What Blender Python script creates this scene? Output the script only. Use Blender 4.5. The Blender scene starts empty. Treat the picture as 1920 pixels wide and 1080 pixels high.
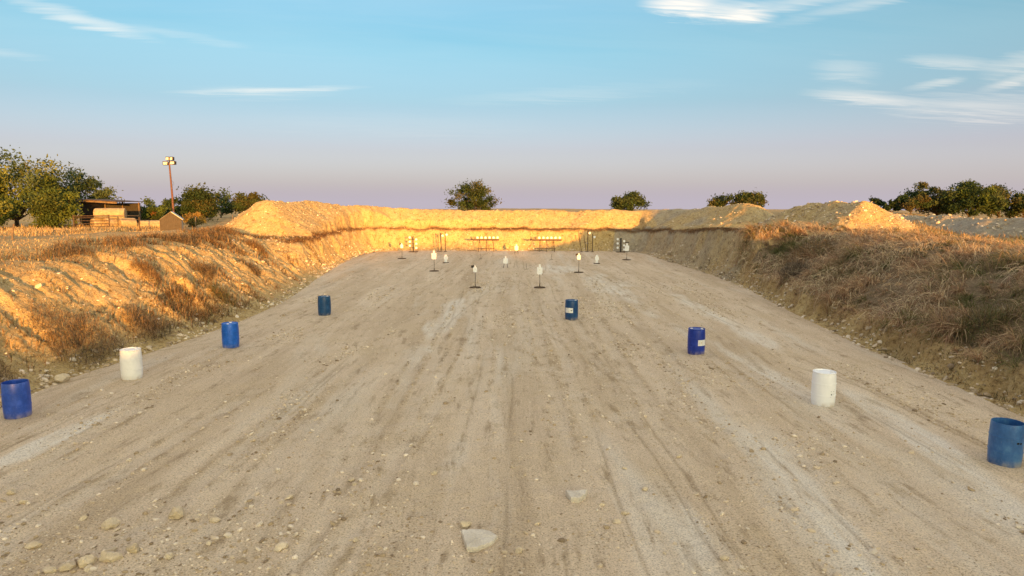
import bpy, math, random
import numpy as np
R = math.radians
random.seed(7); rng = np.random.default_rng(11)
scene = bpy.context.scene
C = scene.collection

# ------------------------------------------------------------------ camera
cam_d = bpy.data.cameras.new('camera'); cam_d.lens = 24.0; cam_d.sensor_width = 36.0
cam_d.clip_start = 0.1; cam_d.clip_end = 9000
cam = bpy.data.objects.new('camera', cam_d); C.objects.link(cam)
cam.location = (0, 0, 5.2); cam.rotation_euler = (R(90 - 7.213), 0, 0)
scene.camera = cam

# ------------------------------------------------------------------ sun, sky, exposure
SUN_EL, SUN_AZ = 3.0, 16.0            # degrees above the horizon / right of straight behind the camera
sun_vec = (math.sin(R(SUN_AZ)) * math.cos(R(SUN_EL)), -math.cos(R(SUN_AZ)) * math.cos(R(SUN_EL)), math.sin(R(SUN_EL)))
sl = bpy.data.lights.new('sun', 'SUN'); sl.energy = 4.5; sl.angle = R(0.55); sl.color = (1.0, 0.42, 0.07)
so = bpy.data.objects.new('sun', sl); C.objects.link(so)
so.rotation_euler = (R(90 - SUN_EL), 0, R(SUN_AZ))
so.location = (30, -120, 30)

world = bpy.data.worlds.new('World'); scene.world = world; world.use_nodes = True
nt = world.node_tree; nt.nodes.clear()
def N(tree, typ, **kw):
    n = tree.nodes.new(typ)
    for k, v in kw.items():
        if k.startswith('i_'):
            n.inputs[k[2:].replace('_', ' ')].default_value = v
        else: setattr(n, k, v)
    return n
def L(tree, a, b): tree.links.new(a, b)
def ramp(tree, fac, stops, interp='LINEAR'):
    n = tree.nodes.new('ShaderNodeValToRGB'); n.color_ramp.interpolation = interp
    e = n.color_ramp.elements
    while len(e) < len(stops): e.new(0.5)
    for i, (p, c) in enumerate(stops):
        e[i].position = p; e[i].color = c if len(c) == 4 else (*c, 1)
    if fac is not None: L(tree, fac, n.inputs['Fac'])
    return n
def math_n(tree, op, a, b=None, c=None, clamp=False):
    n = tree.nodes.new('ShaderNodeMath'); n.operation = op; n.use_clamp = clamp
    for i, v in enumerate((a, b, c)):
        if v is None: continue
        if isinstance(v, (int, float)): n.inputs[i].default_value = v
        else: L(tree, v, n.inputs[i])
    return n.outputs[0]
def mix_n(tree, fac, a, b, blend='MIX'):
    n = tree.nodes.new('ShaderNodeMix'); n.data_type = 'RGBA'; n.blend_type = blend
    for k, v in ((0, fac), (6, a), (7, b)):
        if isinstance(v, (int, float)): n.inputs[k].default_value = v
        elif isinstance(v, tuple): n.inputs[k].default_value = v if len(v) == 4 else (*v, 1)
        else: L(tree, v, n.inputs[k])
    return n.outputs[2]

SKY_STRENGTH = 0.15
EXPOSURE = 1.44
KD = 1.0 / (SKY_STRENGTH * 2 ** EXPOSURE)            # display value -> world colour
sky = N(nt, 'ShaderNodeTexSky', sky_type='NISHITA'); sky.sun_disc = False
sky.sun_elevation = R(SUN_EL); sky.sun_rotation = R(180 - SUN_AZ); sky.altitude = 200
sky.air_density = 0.5; sky.dust_density = 4.0; sky.ozone_density = 1.0
bg = N(nt, 'ShaderNodeBackground'); bg.inputs['Strength'].default_value = SKY_STRENGTH
wo = N(nt, 'ShaderNodeOutputWorld'); L(nt, bg.outputs[0], wo.inputs[0])
tc = N(nt, 'ShaderNodeTexCoord'); sp = N(nt, 'ShaderNodeSeparateXYZ'); L(nt, tc.outputs['Generated'], sp.inputs[0])
zz = sp.outputs[2]
el_deg = math_n(nt, 'MULTIPLY', math_n(nt, 'ARCSINE', zz), 180 / math.pi)
az_deg = math_n(nt, 'MULTIPLY', math_n(nt, 'ARCTAN2', sp.outputs[0], sp.outputs[1]), 180 / math.pi)
el01 = math_n(nt, 'DIVIDE', el_deg, 40.0, clamp=True)
def kd(c): return tuple(v * KD for v in c)
# horizon haze, the same all the way round
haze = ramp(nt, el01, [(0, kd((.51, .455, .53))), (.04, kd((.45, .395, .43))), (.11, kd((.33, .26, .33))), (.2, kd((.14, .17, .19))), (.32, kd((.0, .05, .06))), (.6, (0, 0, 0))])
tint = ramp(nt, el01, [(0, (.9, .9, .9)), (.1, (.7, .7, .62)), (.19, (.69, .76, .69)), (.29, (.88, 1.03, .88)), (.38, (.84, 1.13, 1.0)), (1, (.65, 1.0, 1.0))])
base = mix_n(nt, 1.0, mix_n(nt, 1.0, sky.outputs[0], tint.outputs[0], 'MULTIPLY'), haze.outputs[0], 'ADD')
# cirrus: one fibrous layer on a high plane that covers the whole sky, with unseen cover added overhead to raise the ambient light
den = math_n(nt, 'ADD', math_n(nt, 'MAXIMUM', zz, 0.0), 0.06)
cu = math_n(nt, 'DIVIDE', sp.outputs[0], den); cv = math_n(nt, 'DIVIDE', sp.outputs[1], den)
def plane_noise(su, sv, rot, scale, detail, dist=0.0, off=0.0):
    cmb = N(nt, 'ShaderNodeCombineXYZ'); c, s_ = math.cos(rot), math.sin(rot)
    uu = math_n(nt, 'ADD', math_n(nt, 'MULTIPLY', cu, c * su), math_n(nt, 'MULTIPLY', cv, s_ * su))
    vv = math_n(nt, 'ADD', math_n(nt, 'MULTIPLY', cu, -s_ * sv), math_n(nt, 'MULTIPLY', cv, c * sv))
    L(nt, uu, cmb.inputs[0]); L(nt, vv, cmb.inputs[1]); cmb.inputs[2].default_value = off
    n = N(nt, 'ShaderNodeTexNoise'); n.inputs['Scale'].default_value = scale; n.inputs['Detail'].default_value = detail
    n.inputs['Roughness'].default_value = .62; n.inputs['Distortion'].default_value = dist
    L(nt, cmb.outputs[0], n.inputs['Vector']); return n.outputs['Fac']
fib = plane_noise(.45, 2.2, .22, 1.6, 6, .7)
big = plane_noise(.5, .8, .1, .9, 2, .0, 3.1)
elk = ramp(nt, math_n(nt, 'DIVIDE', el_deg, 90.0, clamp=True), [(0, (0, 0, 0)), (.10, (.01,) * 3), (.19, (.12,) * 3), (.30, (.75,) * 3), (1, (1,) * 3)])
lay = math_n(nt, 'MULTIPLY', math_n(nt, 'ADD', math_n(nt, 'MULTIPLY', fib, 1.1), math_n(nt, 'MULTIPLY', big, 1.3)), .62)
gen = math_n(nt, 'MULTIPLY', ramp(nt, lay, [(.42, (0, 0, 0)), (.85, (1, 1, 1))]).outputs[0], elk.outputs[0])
fine = plane_noise(.6, 3.4, .12, 3.1, 6, .9, 7.7)
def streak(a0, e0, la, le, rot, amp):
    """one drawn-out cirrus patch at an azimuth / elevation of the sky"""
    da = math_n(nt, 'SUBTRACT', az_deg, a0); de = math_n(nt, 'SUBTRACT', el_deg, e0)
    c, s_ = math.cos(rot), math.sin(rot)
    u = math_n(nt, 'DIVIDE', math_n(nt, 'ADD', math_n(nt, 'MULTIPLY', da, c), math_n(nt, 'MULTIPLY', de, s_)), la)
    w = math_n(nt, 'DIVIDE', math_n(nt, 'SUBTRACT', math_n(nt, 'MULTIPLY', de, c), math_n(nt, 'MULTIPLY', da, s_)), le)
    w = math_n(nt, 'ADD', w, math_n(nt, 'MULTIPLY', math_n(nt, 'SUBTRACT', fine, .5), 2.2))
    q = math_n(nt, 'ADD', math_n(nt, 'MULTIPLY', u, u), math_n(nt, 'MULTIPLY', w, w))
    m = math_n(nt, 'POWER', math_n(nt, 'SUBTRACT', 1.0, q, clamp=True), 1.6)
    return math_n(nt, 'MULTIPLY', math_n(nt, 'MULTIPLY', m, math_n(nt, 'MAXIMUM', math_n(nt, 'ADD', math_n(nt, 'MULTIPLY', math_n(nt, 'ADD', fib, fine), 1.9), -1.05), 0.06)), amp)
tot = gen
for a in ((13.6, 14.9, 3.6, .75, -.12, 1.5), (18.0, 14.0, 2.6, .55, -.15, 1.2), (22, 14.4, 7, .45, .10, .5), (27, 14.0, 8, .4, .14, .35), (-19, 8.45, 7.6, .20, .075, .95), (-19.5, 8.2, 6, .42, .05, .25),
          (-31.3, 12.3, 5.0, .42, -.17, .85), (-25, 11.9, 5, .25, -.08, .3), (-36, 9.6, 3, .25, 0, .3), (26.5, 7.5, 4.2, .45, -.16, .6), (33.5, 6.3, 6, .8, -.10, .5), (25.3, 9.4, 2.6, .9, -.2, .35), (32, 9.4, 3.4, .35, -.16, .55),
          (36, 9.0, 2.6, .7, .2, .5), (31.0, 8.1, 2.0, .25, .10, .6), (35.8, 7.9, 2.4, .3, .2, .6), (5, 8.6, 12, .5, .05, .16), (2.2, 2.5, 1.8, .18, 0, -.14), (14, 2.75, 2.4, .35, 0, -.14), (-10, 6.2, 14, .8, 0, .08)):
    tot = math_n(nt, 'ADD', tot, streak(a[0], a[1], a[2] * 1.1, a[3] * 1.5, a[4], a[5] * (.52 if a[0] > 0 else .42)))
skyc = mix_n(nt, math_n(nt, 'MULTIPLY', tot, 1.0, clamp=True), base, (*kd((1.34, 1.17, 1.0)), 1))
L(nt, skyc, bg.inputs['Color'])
vs = scene.view_settings
vs.view_transform = 'Standard'; vs.look = 'None'; vs.gamma = 1.0; vs.use_curve_mapping = False
vs.exposure = EXPOSURE
scene.cycles.max_bounces = 6; scene.cycles.diffuse_bounces = 3; scene.cycles.glossy_bounces = 2; scene.cycles.transparent_max_bounces = 4

# ------------------------------------------------------------------ numpy noise
def _hash(ix, iy, seed):
    h = (ix.astype(np.int64) * 374761393 + iy.astype(np.int64) * 668265263 + seed * 982451653) & 0xFFFFFFFF
    h = ((h ^ (h >> 13)) * 1274126177) & 0xFFFFFFFF
    h = (h ^ (h >> 16)) & 0xFFFFFFFF
    return h / 4294967295.0
def vnoise(x, y, seed=0):
    x = np.asarray(x, float); y = np.asarray(y, float)
    ix = np.floor(x); iy = np.floor(y); fx = x - ix; fy = y - iy
    fx = fx * fx * fx * (fx * (fx * 6 - 15) + 10); fy = fy * fy * fy * (fy * (fy * 6 - 15) + 10)
    a = _hash(ix, iy, seed); b = _hash(ix + 1, iy, seed); c = _hash(ix, iy + 1, seed); d = _hash(ix + 1, iy + 1, seed)
    return (a + (b - a) * fx) * (1 - fy) + (c + (d - c) * fx) * fy - 0.5
def fbm(x, y, octs=4, seed=0, gain=0.5):
    v = 0; amp = 1.0; f = 1.0
    for o in range(octs):
        ca, sa = math.cos(o * 1.1), math.sin(o * 1.1)
        v = v + amp * vnoise((x * ca - y * sa) * f, (x * sa + y * ca) * f, seed + o * 17)
        amp *= gain; f *= 2.03
    return v
def sstep(a, b, x):
    t = np.clip((x - a) / (b - a), 0, 1); return t * t * (3 - 2 * t)

# ------------------------------------------------------------------ mesh and naming helpers
def mesh_np(name, verts, faces, attrs=None, smooth=True, colors=None):
    """verts (n,3); faces (m,3|4) int array; attrs {name: per-vertex float}; colors per-vertex rgb"""
    verts = np.asarray(verts, np.float32); faces = np.asarray(faces, np.int32)
    me = bpy.data.meshes.new(name); k = faces.shape[1]
    me.vertices.add(len(verts)); me.vertices.foreach_set('co', verts.ravel())
    me.loops.add(faces.size); me.loops.foreach_set('vertex_index', faces.ravel())
    me.polygons.add(len(faces)); me.polygons.foreach_set('loop_start', np.arange(0, faces.size, k, dtype=np.int32))
    me.polygons.foreach_set('use_smooth', np.full(len(faces), smooth, dtype=bool))
    for kk, v in (attrs or {}).items():
        at = me.attributes.new(kk, 'FLOAT', 'POINT'); at.data.foreach_set('value', np.asarray(v, np.float32).ravel())
    if colors is not None:
        at = me.attributes.new('tone', 'FLOAT_COLOR', 'POINT')
        cc = np.ones((len(verts), 4), np.float32); cc[:, :3] = colors; at.data.foreach_set('color', cc.ravel())
    me.update(calc_edges=True); me.validate()
    return me
class MB:
    """collects simple solids; build() links them as ONE mesh object"""
    def __init__(s): s.v = []; s.f = []
    def add(s, vs_, fs):
        o = len(s.v); s.v += [tuple(p) for p in vs_]; s.f += [tuple(i + o for i in f) for f in fs]; return s
    def box(s, c, d, rz=0.0, rx=0.0, ry=0.0):
        cx, cy, cz = c; hx, hy, hz = d[0] / 2, d[1] / 2, d[2] / 2; vs_ = []
        for z in (-hz, hz):
            for (x, y) in ((-hx, -hy), (hx, -hy), (hx, hy), (-hx, hy)):
                x2, y2, z2 = x, y, z
                y2, z2 = y2 * math.cos(rx) - z2 * math.sin(rx), y2 * math.sin(rx) + z2 * math.cos(rx)
                x2, z2 = x2 * math.cos(ry) + z2 * math.sin(ry), -x2 * math.sin(ry) + z2 * math.cos(ry)
                x2, y2 = x2 * math.cos(rz) - y2 * math.sin(rz), x2 * math.sin(rz) + y2 * math.cos(rz)
                vs_.append((cx + x2, cy + y2, cz + z2))
        return s.add(vs_, [(0, 3, 2, 1), (4, 5, 6, 7), (0, 1, 5, 4), (1, 2, 6, 5), (2, 3, 7, 6), (3, 0, 4, 7)])
    def tube(s, pts, rads, n=8, cap=True):
        pts = [np.array(p, float) for p in pts]
        if isinstance(rads, (int, float)): rads = [rads] * len(pts)
        rings = []; prev = None
        for i, p in enumerate(pts):
            d = (pts[min(i + 1, len(pts) - 1)] - pts[max(i - 1, 0)]); d = d / (np.linalg.norm(d) + 1e-9)
            u = np.cross(d, (0, 0, 1.0)) if abs(d[2]) < .95 else np.cross(d, (1.0, 0, 0))
            if prev is not None:
                u = prev - d * prev.dot(d)
            u /= (np.linalg.norm(u) + 1e-9); prev = u; w = np.cross(d, u)
            rings.append([p + rads[i] * (math.cos(2 * math.pi * k / n) * u + math.sin(2 * math.pi * k / n) * w) for k in range(n)])
        vs_ = [q for r_ in rings for q in r_]; fs = []
        for i in range(len(pts) - 1):
            for k in range(n):
                k2 = (k + 1) % n; fs.append((i * n + k, i * n + k2, (i + 1) * n + k2, (i + 1) * n + k))
        if cap: fs.append(tuple(range(n - 1, -1, -1))); fs.append(tuple((len(pts) - 1) * n + k for k in range(n)))
        return s.add(vs_, fs)
    def lathe(s, prof, n=32, c=(0, 0, 0), cap=True):
        vs_ = []; fs = []; m = len(prof)
        for (r_, z) in prof:
            for k in range(n):
                a = 2 * math.pi * k / n; vs_.append((c[0] + r_ * math.cos(a), c[1] + r_ * math.sin(a), c[2] + z))
        for i in range(m - 1):
            for k in range(n):
                k2 = (k + 1) % n; fs.append((i * n + k, i * n + k2, (i + 1) * n + k2, (i + 1) * n + k))
        if cap:
            fs.append(tuple(range(n - 1, -1, -1))); fs.append(tuple((m - 1) * n + k for k in range(n)))
        return s.add(vs_, fs)
    def prism(s, outline, y0, y1):
        """outline in x,z extruded along y"""
        n = len(outline)
        vs_ = [(x, y0, z) for x, z in outline] + [(x, y1, z) for x, z in outline]
        fs = [tuple(range(n)), tuple(range(2 * n - 1, n - 1, -1))] + [(i, i + n, (i + 1) % n + n, (i + 1) % n) for i in range(n)]
        return s.add(vs_, fs)
    def ring(s, r_, t, z, n=28, m=6, c=(0, 0)):
        vs_ = []; fs = []
        for i in range(n):
            a = 2 * math.pi * i / n
            for j in range(m):
                b = 2 * math.pi * j / m; rr = r_ + t * math.cos(b)
                vs_.append((c[0] + rr * math.cos(a), c[1] + rr * math.sin(a), z + t * math.sin(b)))
        for i in range(n):
            for j in range(m):
                i2 = (i + 1) % n; j2 = (j + 1) % m; fs.append((i * m + j, i2 * m + j, i2 * m + j2, i * m + j2))
        return s.add(vs_, fs)
    def build(s, name, mat, parent=None, smooth=False, bevel=0.0):
        me = bpy.data.meshes.new(name); me.from_pydata(s.v, [], s.f); me.update()
        if smooth:
            for p in me.polygons: p.use_smooth = True
            me.set_sharp_from_angle(angle=R(38))
        return obj(name, me, mat, parent, bevel)
def obj(name, me, mat, parent=None, bevel=0.0):
    o = bpy.data.objects.new(name, me); C.objects.link(o)
    if mat is not None and not me.materials: me.materials.append(mat)
    if parent is not None: o.parent = parent
    if bevel:
        b = o.modifiers.new('bevel', 'BEVEL'); b.width = bevel; b.segments = 2; b.limit_method = 'ANGLE'
    return o
def tag(o, label=None, cat=None, group=None, kind=None):
    if label: o['label'] = label
    if cat: o['category'] = cat
    if group: o['group'] = group
    if kind: o['kind'] = kind
    return o
def empty(name, loc, rz=0.0):
    o = bpy.data.objects.new(name, None); C.objects.link(o); o.location = loc; o.rotation_euler = (0, 0, rz)
    o.empty_display_size = .2; return o

# ------------------------------------------------------------------ materials
def new_mat(name):
    m = bpy.data.materials.new(name); m.use_nodes = True; t = m.node_tree
    return m, t, t.nodes['Principled BSDF']
def pos_node(t):
    return N(t, 'ShaderNodeNewGeometry').outputs['Position']
def mapping(t, vec, scale=(1, 1, 1), rot=(0, 0, 0)):
    n = N(t, 'ShaderNodeMapping'); n.inputs['Scale'].default_value = scale; n.inputs['Rotation'].default_value = rot
    L(t, vec, n.inputs['Vector']); return n.outputs[0]
def noise(t, vec, scale, detail=4, rough=.55, dist=0.0):
    n = N(t, 'ShaderNodeTexNoise'); n.inputs['Scale'].default_value = scale; n.inputs['Detail'].default_value = detail
    n.inputs['Roughness'].default_value = rough; n.inputs['Distortion'].default_value = dist
    if vec is not None: L(t, vec, n.inputs['Vector'])
    return n.outputs['Fac']
def voro(t, vec, scale, feature='F1'):
    n = N(t, 'ShaderNodeTexVoronoi'); n.feature = feature; n.inputs['Scale'].default_value = scale
    L(t, vec, n.inputs['Vector']); return n
def bump(t, bsdf, h, strength, dist):
    n = N(t, 'ShaderNodeBump'); n.inputs['Strength'].default_value = strength; n.inputs['Distance'].default_value = dist
    L(t, h, n.inputs['Height']); L(t, n.outputs[0], bsdf.inputs['Normal']); return n
def attr(t, name, out='Fac'):
    n = N(t, 'ShaderNodeAttribute'); n.attribute_name = name; return n.outputs[out]
def plain(name, col, rough=.6, metal=0.0, var=.15, scale=8.0, spec=None):
    m, t, b = new_mat(name)
    tcn = N(t, 'ShaderNodeTexCoord').outputs['Object']
    nz = noise(t, tcn, scale, 6, .65)
    d = tuple(c * (1 - var * 1.6) for c in col); l = tuple(min(1, c * (1 + var)) for c in col)
    r_ = ramp(t, nz, [(.3, d), (.72, l)]); L(t, r_.outputs[0], b.inputs['Base Color'])
    b.inputs['Roughness'].default_value = rough; b.inputs['Metallic'].default_value = metal
    if spec is not None: b.inputs['Specular IOR Level'].default_value = spec
    bump(t, b, nz, .15, .01)
    return m

# floor of the pit: packed caliche with wheel tracks, pale scraped streaks and gravel
def floor_material():
    m, t, b = new_mat('packed_caliche'); P = pos_node(t)
    warp = N(t, 'ShaderNodeVectorMath'); warp.operation = 'ADD'
    wn = N(t, 'ShaderNodeTexNoise'); wn.inputs['Scale'].default_value = .05; wn.inputs['Detail'].default_value = 2
    L(t, P, wn.inputs['Vector'])
    ws = N(t, 'ShaderNodeVectorMath'); ws.operation = 'SCALE'; ws.inputs['Scale'].default_value = 2.5
    L(t, wn.outputs['Color'], ws.inputs[0]); L(t, P, warp.inputs[0]); L(t, ws.outputs[0], warp.inputs[1])
    W = warp.outputs[0]
    tracks = noise(t, mapping(t, W, (1.1, .07, 1)), 1.0, 5, .6)
    fine = noise(t, mapping(t, W, (3.4, .5, 1)), 1.0, 4, .68, .0)
    patch = noise(t, P, .35, 5, .6, .6)
    pale = noise(t, mapping(t, W, (.55, .05, 1)), 1.0, 4, .6, .4)
    blot = noise(t, mapping(t, P, (1, .6, 1)), 1.9, 7, .68)
    grain = noise(t, P, 34, 3, .78)
    vo = voro(t, P, 17.0)
    c0 = ramp(t, tracks, [(.32, (.48, .375, .255)), (.50, (.60, .485, .35)), (.70, (.69, .58, .44))]).outputs[0]
    c1 = mix_n(t, ramp(t, patch, [(.42, (0, 0, 0)), (.66, (.5,) * 3)]).outputs[0], c0, (.55, .435, .285))
    c2 = mix_n(t, ramp(t, pale, [(.54, (0, 0, 0)), (.70, (.72,) * 3)]).outputs[0], c1, (.66, .60, .50))
    fm = math_n(t, 'MULTIPLY', ramp(t, fine, [(.34, (.8,) * 3), (.46, (0, 0, 0))]).outputs[0], ramp(t, blot, [(.40, (1, 1, 1)), (.60, (.1,) * 3)]).outputs[0])
    c3 = mix_n(t, fm, c2, (.30, .22, .135))
    c3 = mix_n(t, ramp(t, blot, [(.32, (.5,) * 3), (.43, (0, 0, 0))]).outputs[0], c3, (.42, .33, .21))
    c3 = mix_n(t, math_n(t, 'MULTIPLY', attr(t, 'pale'), ramp(t, fine, [(.38, (.25,) * 3), (.6, (.95,) * 3)]).outputs[0]), c3, (.70, .645, .55))
    c3 = mix_n(t, math_n(t, 'MULTIPLY', attr(t, 'line'), .55), c3, (.30, .225, .14))
    c3 = mix_n(t, math_n(t, 'MULTIPLY', attr(t, 'track'), ramp(t, blot, [(.38, (.0,) * 3), (.62, (.6,) * 3)]).outputs[0]), c3, (.63, .54, .42))
    c3 = mix_n(t, math_n(t, 'MULTIPLY', attr(t, 'shoulder'), ramp(t, blot, [(.40, (.7,) * 3), (.54, (.0,) * 3)]).outputs[0]), c3, (.33, .245, .145))
    zone = math_n(t, 'MULTIPLY', ramp(t, noise(t, mapping(t, W, (.8, .16, 1)), 1.0, 4, .6), [(.42, (.12,) * 3), (.62, (1, 1, 1))]).outputs[0], 1.0)
    peb = math_n(t, 'MULTIPLY', ramp(t, vo.outputs['Distance'], [(.22, (1, 1, 1)), (.40, (0, 0, 0))]).outputs[0], zone)
    pick = ramp(t, N_sep(t, vo.outputs['Color']), [(.55, (0, 0, 0)), (.72, (1, 1, 1))]).outputs[0]
    peb = math_n(t, 'MULTIPLY', peb, pick)
    pcol = mix_n(t, ramp(t, N_sep(t, vo.outputs['Color'], 1), [(.25, (0, 0, 0)), (.6, (1, 1, 1))]).outputs[0], (.27, .19, .11), (.72, .62, .47))
    c4 = mix_n(t, math_n(t, 'MULTIPLY', peb, .8), c3, pcol)
    c5 = mix_n(t, .8, c4, ramp(t, grain, [(.34, (.38, .35, .31)), (.48, (1, 1, 1)), (.68, (1.32, 1.28, 1.22))]).outputs[0], 'MULTIPLY')
    L(t, c5, b.inputs['Base Color']); b.inputs['Roughness'].default_value = .95; b.inputs['Specular IOR Level'].default_value = .15
    h = math_n(t, 'ADD', math_n(t, 'MULTIPLY', peb, .5), math_n(t, 'MULTIPLY', grain, .6))
    bump(t, b, h, .8, .035)
    return m
def N_sep(t, col, ch=0):
    n = N(t, 'ShaderNodeSeparateColor'); L(t, col, n.inputs[0]); return n.outputs[ch]

# cut banks, spoil and grassy ground; zones come from the shape of the land (attributes), colour from noise
def earth_material():
    m, t, b = new_mat('limestone_earth'); P = pos_node(t)
    big = noise(t, P, .45, 5, .6); med = noise(t, P, 2.6, 5, .65); grain = noise(t, P, 13, 4, .8)
    vo = voro(t, mapping(t, P, (1, 1, 1.5)), 5.5); vo2 = voro(t, P, 14.0)
    c = ramp(t, med, [(.30, (.31, .205, .088)), (.47, (.53, .39, .185)), (.75, (.63, .50, .265))]).outputs[0]
    c = mix_n(t, ramp(t, big, [(.35, (0, 0, 0)), (.65, (.5,) * 3)]).outputs[0], c, (.51, .345, .13))
    stone = ramp(t, vo2.outputs['Distance'], [(.18, (1, 1, 1)), (.42, (0, 0, 0))]).outputs[0]
    stone = math_n(t, 'MULTIPLY', stone, ramp(t, N_sep(t, vo2.outputs['Color']), [(.45, (0, 0, 0)), (.6, (1, 1, 1))]).outputs[0])
    c = mix_n(t, math_n(t, 'MULTIPLY', stone, .55), c, (.68, .58, .42))
    c = mix_n(t, .7, c, ramp(t, grain, [(.34, (.22, .18, .14)), (.47, (.95, .95, .95)), (.72, (1.28, 1.25, 1.2))]).outputs[0], 'MULTIPLY')
    spk = noise(t, P, 5.2, 4, .7)
    c = mix_n(t, .85, c, ramp(t, spk, [(.33, (.40, .34, .28)), (.43, (1, 1, 1))]).outputs[0], 'MULTIPLY')
    # greyer tone for the right-hand spoil and cut wall
    grey = mix_n(t, stone, ramp(t, med, [(.3, (.25, .225, .18)), (.7, (.42, .38, .31))]).outputs[0], (.56, .50, .40))
    c = mix_n(t, attr(t, 'grey'), c, grey)
    # dark topsoil seam under the old surface
    c = mix_n(t, attr(t, 'soil'), c, ramp(t, grain, [(.3, (.055, .032, .018)), (.7, (.20, .115, .06))]).outputs[0])
    c = mix_n(t, math_n(t, 'MULTIPLY', attr(t, 'ochre'), ramp(t, big, [(.35, (.2,) * 3), (.6, (.9,) * 3)]).outputs[0]), c, ramp(t, spk, [(.35, (.20, .125, .06)), (.6, (.46, .31, .14))]).outputs[0])
    # dry turf
    turf = ramp(t, noise(t, P, 1.1, 6, .7), [(.3, (.28, .19, .09)), (.5, (.46, .33, .17)), (.62, (.54, .41, .23)), (.8, (.26, .24, .10))]).outputs[0]
    turf = mix_n(t, .6, turf, ramp(t, grain, [(.3, (.5, .48, .42)), (.7, (1.2, 1.2, 1.15))]).outputs[0], 'MULTIPLY')
    c = mix_n(t, attr(t, 'turf'), c, turf)
    thatch = ramp(t, grain, [(.3, (.10, .075, .045)), (.7, (.34, .25, .15))]).outputs[0]
    c = mix_n(t, attr(t, 'thatch'), c, thatch)
    L(t, c, b.inputs['Base Color']); b.inputs['Roughness'].default_value = .95; b.inputs['Specular IOR Level'].default_value = .1
    bump(t, b, math_n(t, 'ADD', math_n(t, 'MULTIPLY', spk, .8), math_n(t, 'MULTIPLY', grain, .8)), .9, .12)
    return m
def stone_material(name, lo, hi, rough=.9):
    m, t, b = new_mat(name); P = pos_node(t)
    n1 = noise(t, P, 3.0, 5, .6); n2 = noise(t, P, 40, 5, .7)
    c = ramp(t, n1, [(.25, lo), (.75, hi)]).outputs[0]
    c = mix_n(t, .5, c, ramp(t, n2, [(.3, (.6, .57, .52)), (.6, (1.1, 1.1, 1.08))]).outputs[0], 'MULTIPLY')
    L(t, c, b.inputs['Base Color']); b.inputs['Roughness'].default_value = rough; b.inputs['Specular IOR Level'].default_value = .2
    bump(t, b, n2, .5, .01); return m
def tone_material(name, transl=.25, rough=.8):
    """leaf and blade stuff: its own colour per piece, some light passing through"""
    m, t, b = new_mat(name); col = attr(t, 'tone', 'Color')
    L(t, col, b.inputs['Base Color']); b.inputs['Roughness'].default_value = rough; b.inputs['Specular IOR Level'].default_value = .15
    if transl:
        tr = N(t, 'ShaderNodeBsdfTranslucent'); L(t, col, tr.inputs['Color'])
        mx = N(t, 'ShaderNodeMixShader'); mx.inputs[0].default_value = transl
        out = t.nodes['Material Output']; L(t, b.outputs[0], mx.inputs[1]); L(t, tr.outputs[0], mx.inputs[2]); L(t, mx.outputs[0], out.inputs[0])
    return m
M_FLOOR = floor_material(); M_EARTH = earth_material()
M_STONE = stone_material('limestone', (.46, .36, .23), (.74, .63, .46)); M_PALE = stone_material('pale_limestone', (.52, .46, .37), (.76, .70, .60))
M_BLADE = tone_material('dry_blades', .3); M_LEAF = tone_material('leaves', .3)
M_GRAVEL = tone_material('loose_stone', 0, .9)
M_BARK = plain('bark', (.10, .075, .05), .9, 0, .3, 6)

# ------------------------------------------------------------------ the pit outline (toe of the banks), anticlockwise from front left
CTRL = [(-12.4, -44), (-12.6, -20), (-12.7, 0), (-12.75, 12), (-12.85, 16.6), (-13.0, 19.6), (-12.45, 23.3), (-12.05, 26.5), (-11.8, 31), (-11.95, 36), (-12.5, 41), (-13.3, 47),
        (-14.2, 56), (-14.7, 64), (-14.3, 69.5), (-12.2, 72.0), (-8, 72.7), (0, 72.4), (8, 71.9), (11.4, 71.3), (13.0, 69.2), (13.5, 60), (14.0, 52.5), (14.15, 46), (13.95, 40.5), (13.4, 35),
        (12.95, 29), (12.5, 23.5), (12.4, 19), (12.3, 12), (12.3, 0), (12.3, -20), (12.2, -44), (9.5, -48), (0, -49), (-9.5, -48)]
def catmull(ctrl, per=40):
    P = np.array(ctrl, float); n = len(P); out = []
    for i in range(n):
        p0, p1, p2, p3 = P[i - 1], P[i], P[(i + 1) % n], P[(i + 2) % n]
        for k in range(per):
            u = k / per
            out.append(.5 * ((2 * p1) + (-p0 + p2) * u + (2 * p0 - 5 * p1 + 4 * p2 - p3) * u * u + (-p0 + 3 * p1 - 3 * p2 + p3) * u ** 3))
    return np.array(out)
dense = catmull(CTRL)
seg = np.linalg.norm(np.roll(dense, -1, 0) - dense, axis=1); acc = np.concatenate([[0], np.cumsum(seg)])
closed = np.vstack([dense, dense[:1]])
ts = [0.0]
while ts[-1] < acc[-1]:
    yy = np.interp(ts[-1], acc, closed[:, 1]); ts.append(ts[-1] + (.13 if yy > 11 else .8))
ts = np.array(ts[:-1]); PX = np.interp(ts, acc, closed[:, 0]); PY = np.interp(ts, acc, closed[:, 1])
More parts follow.
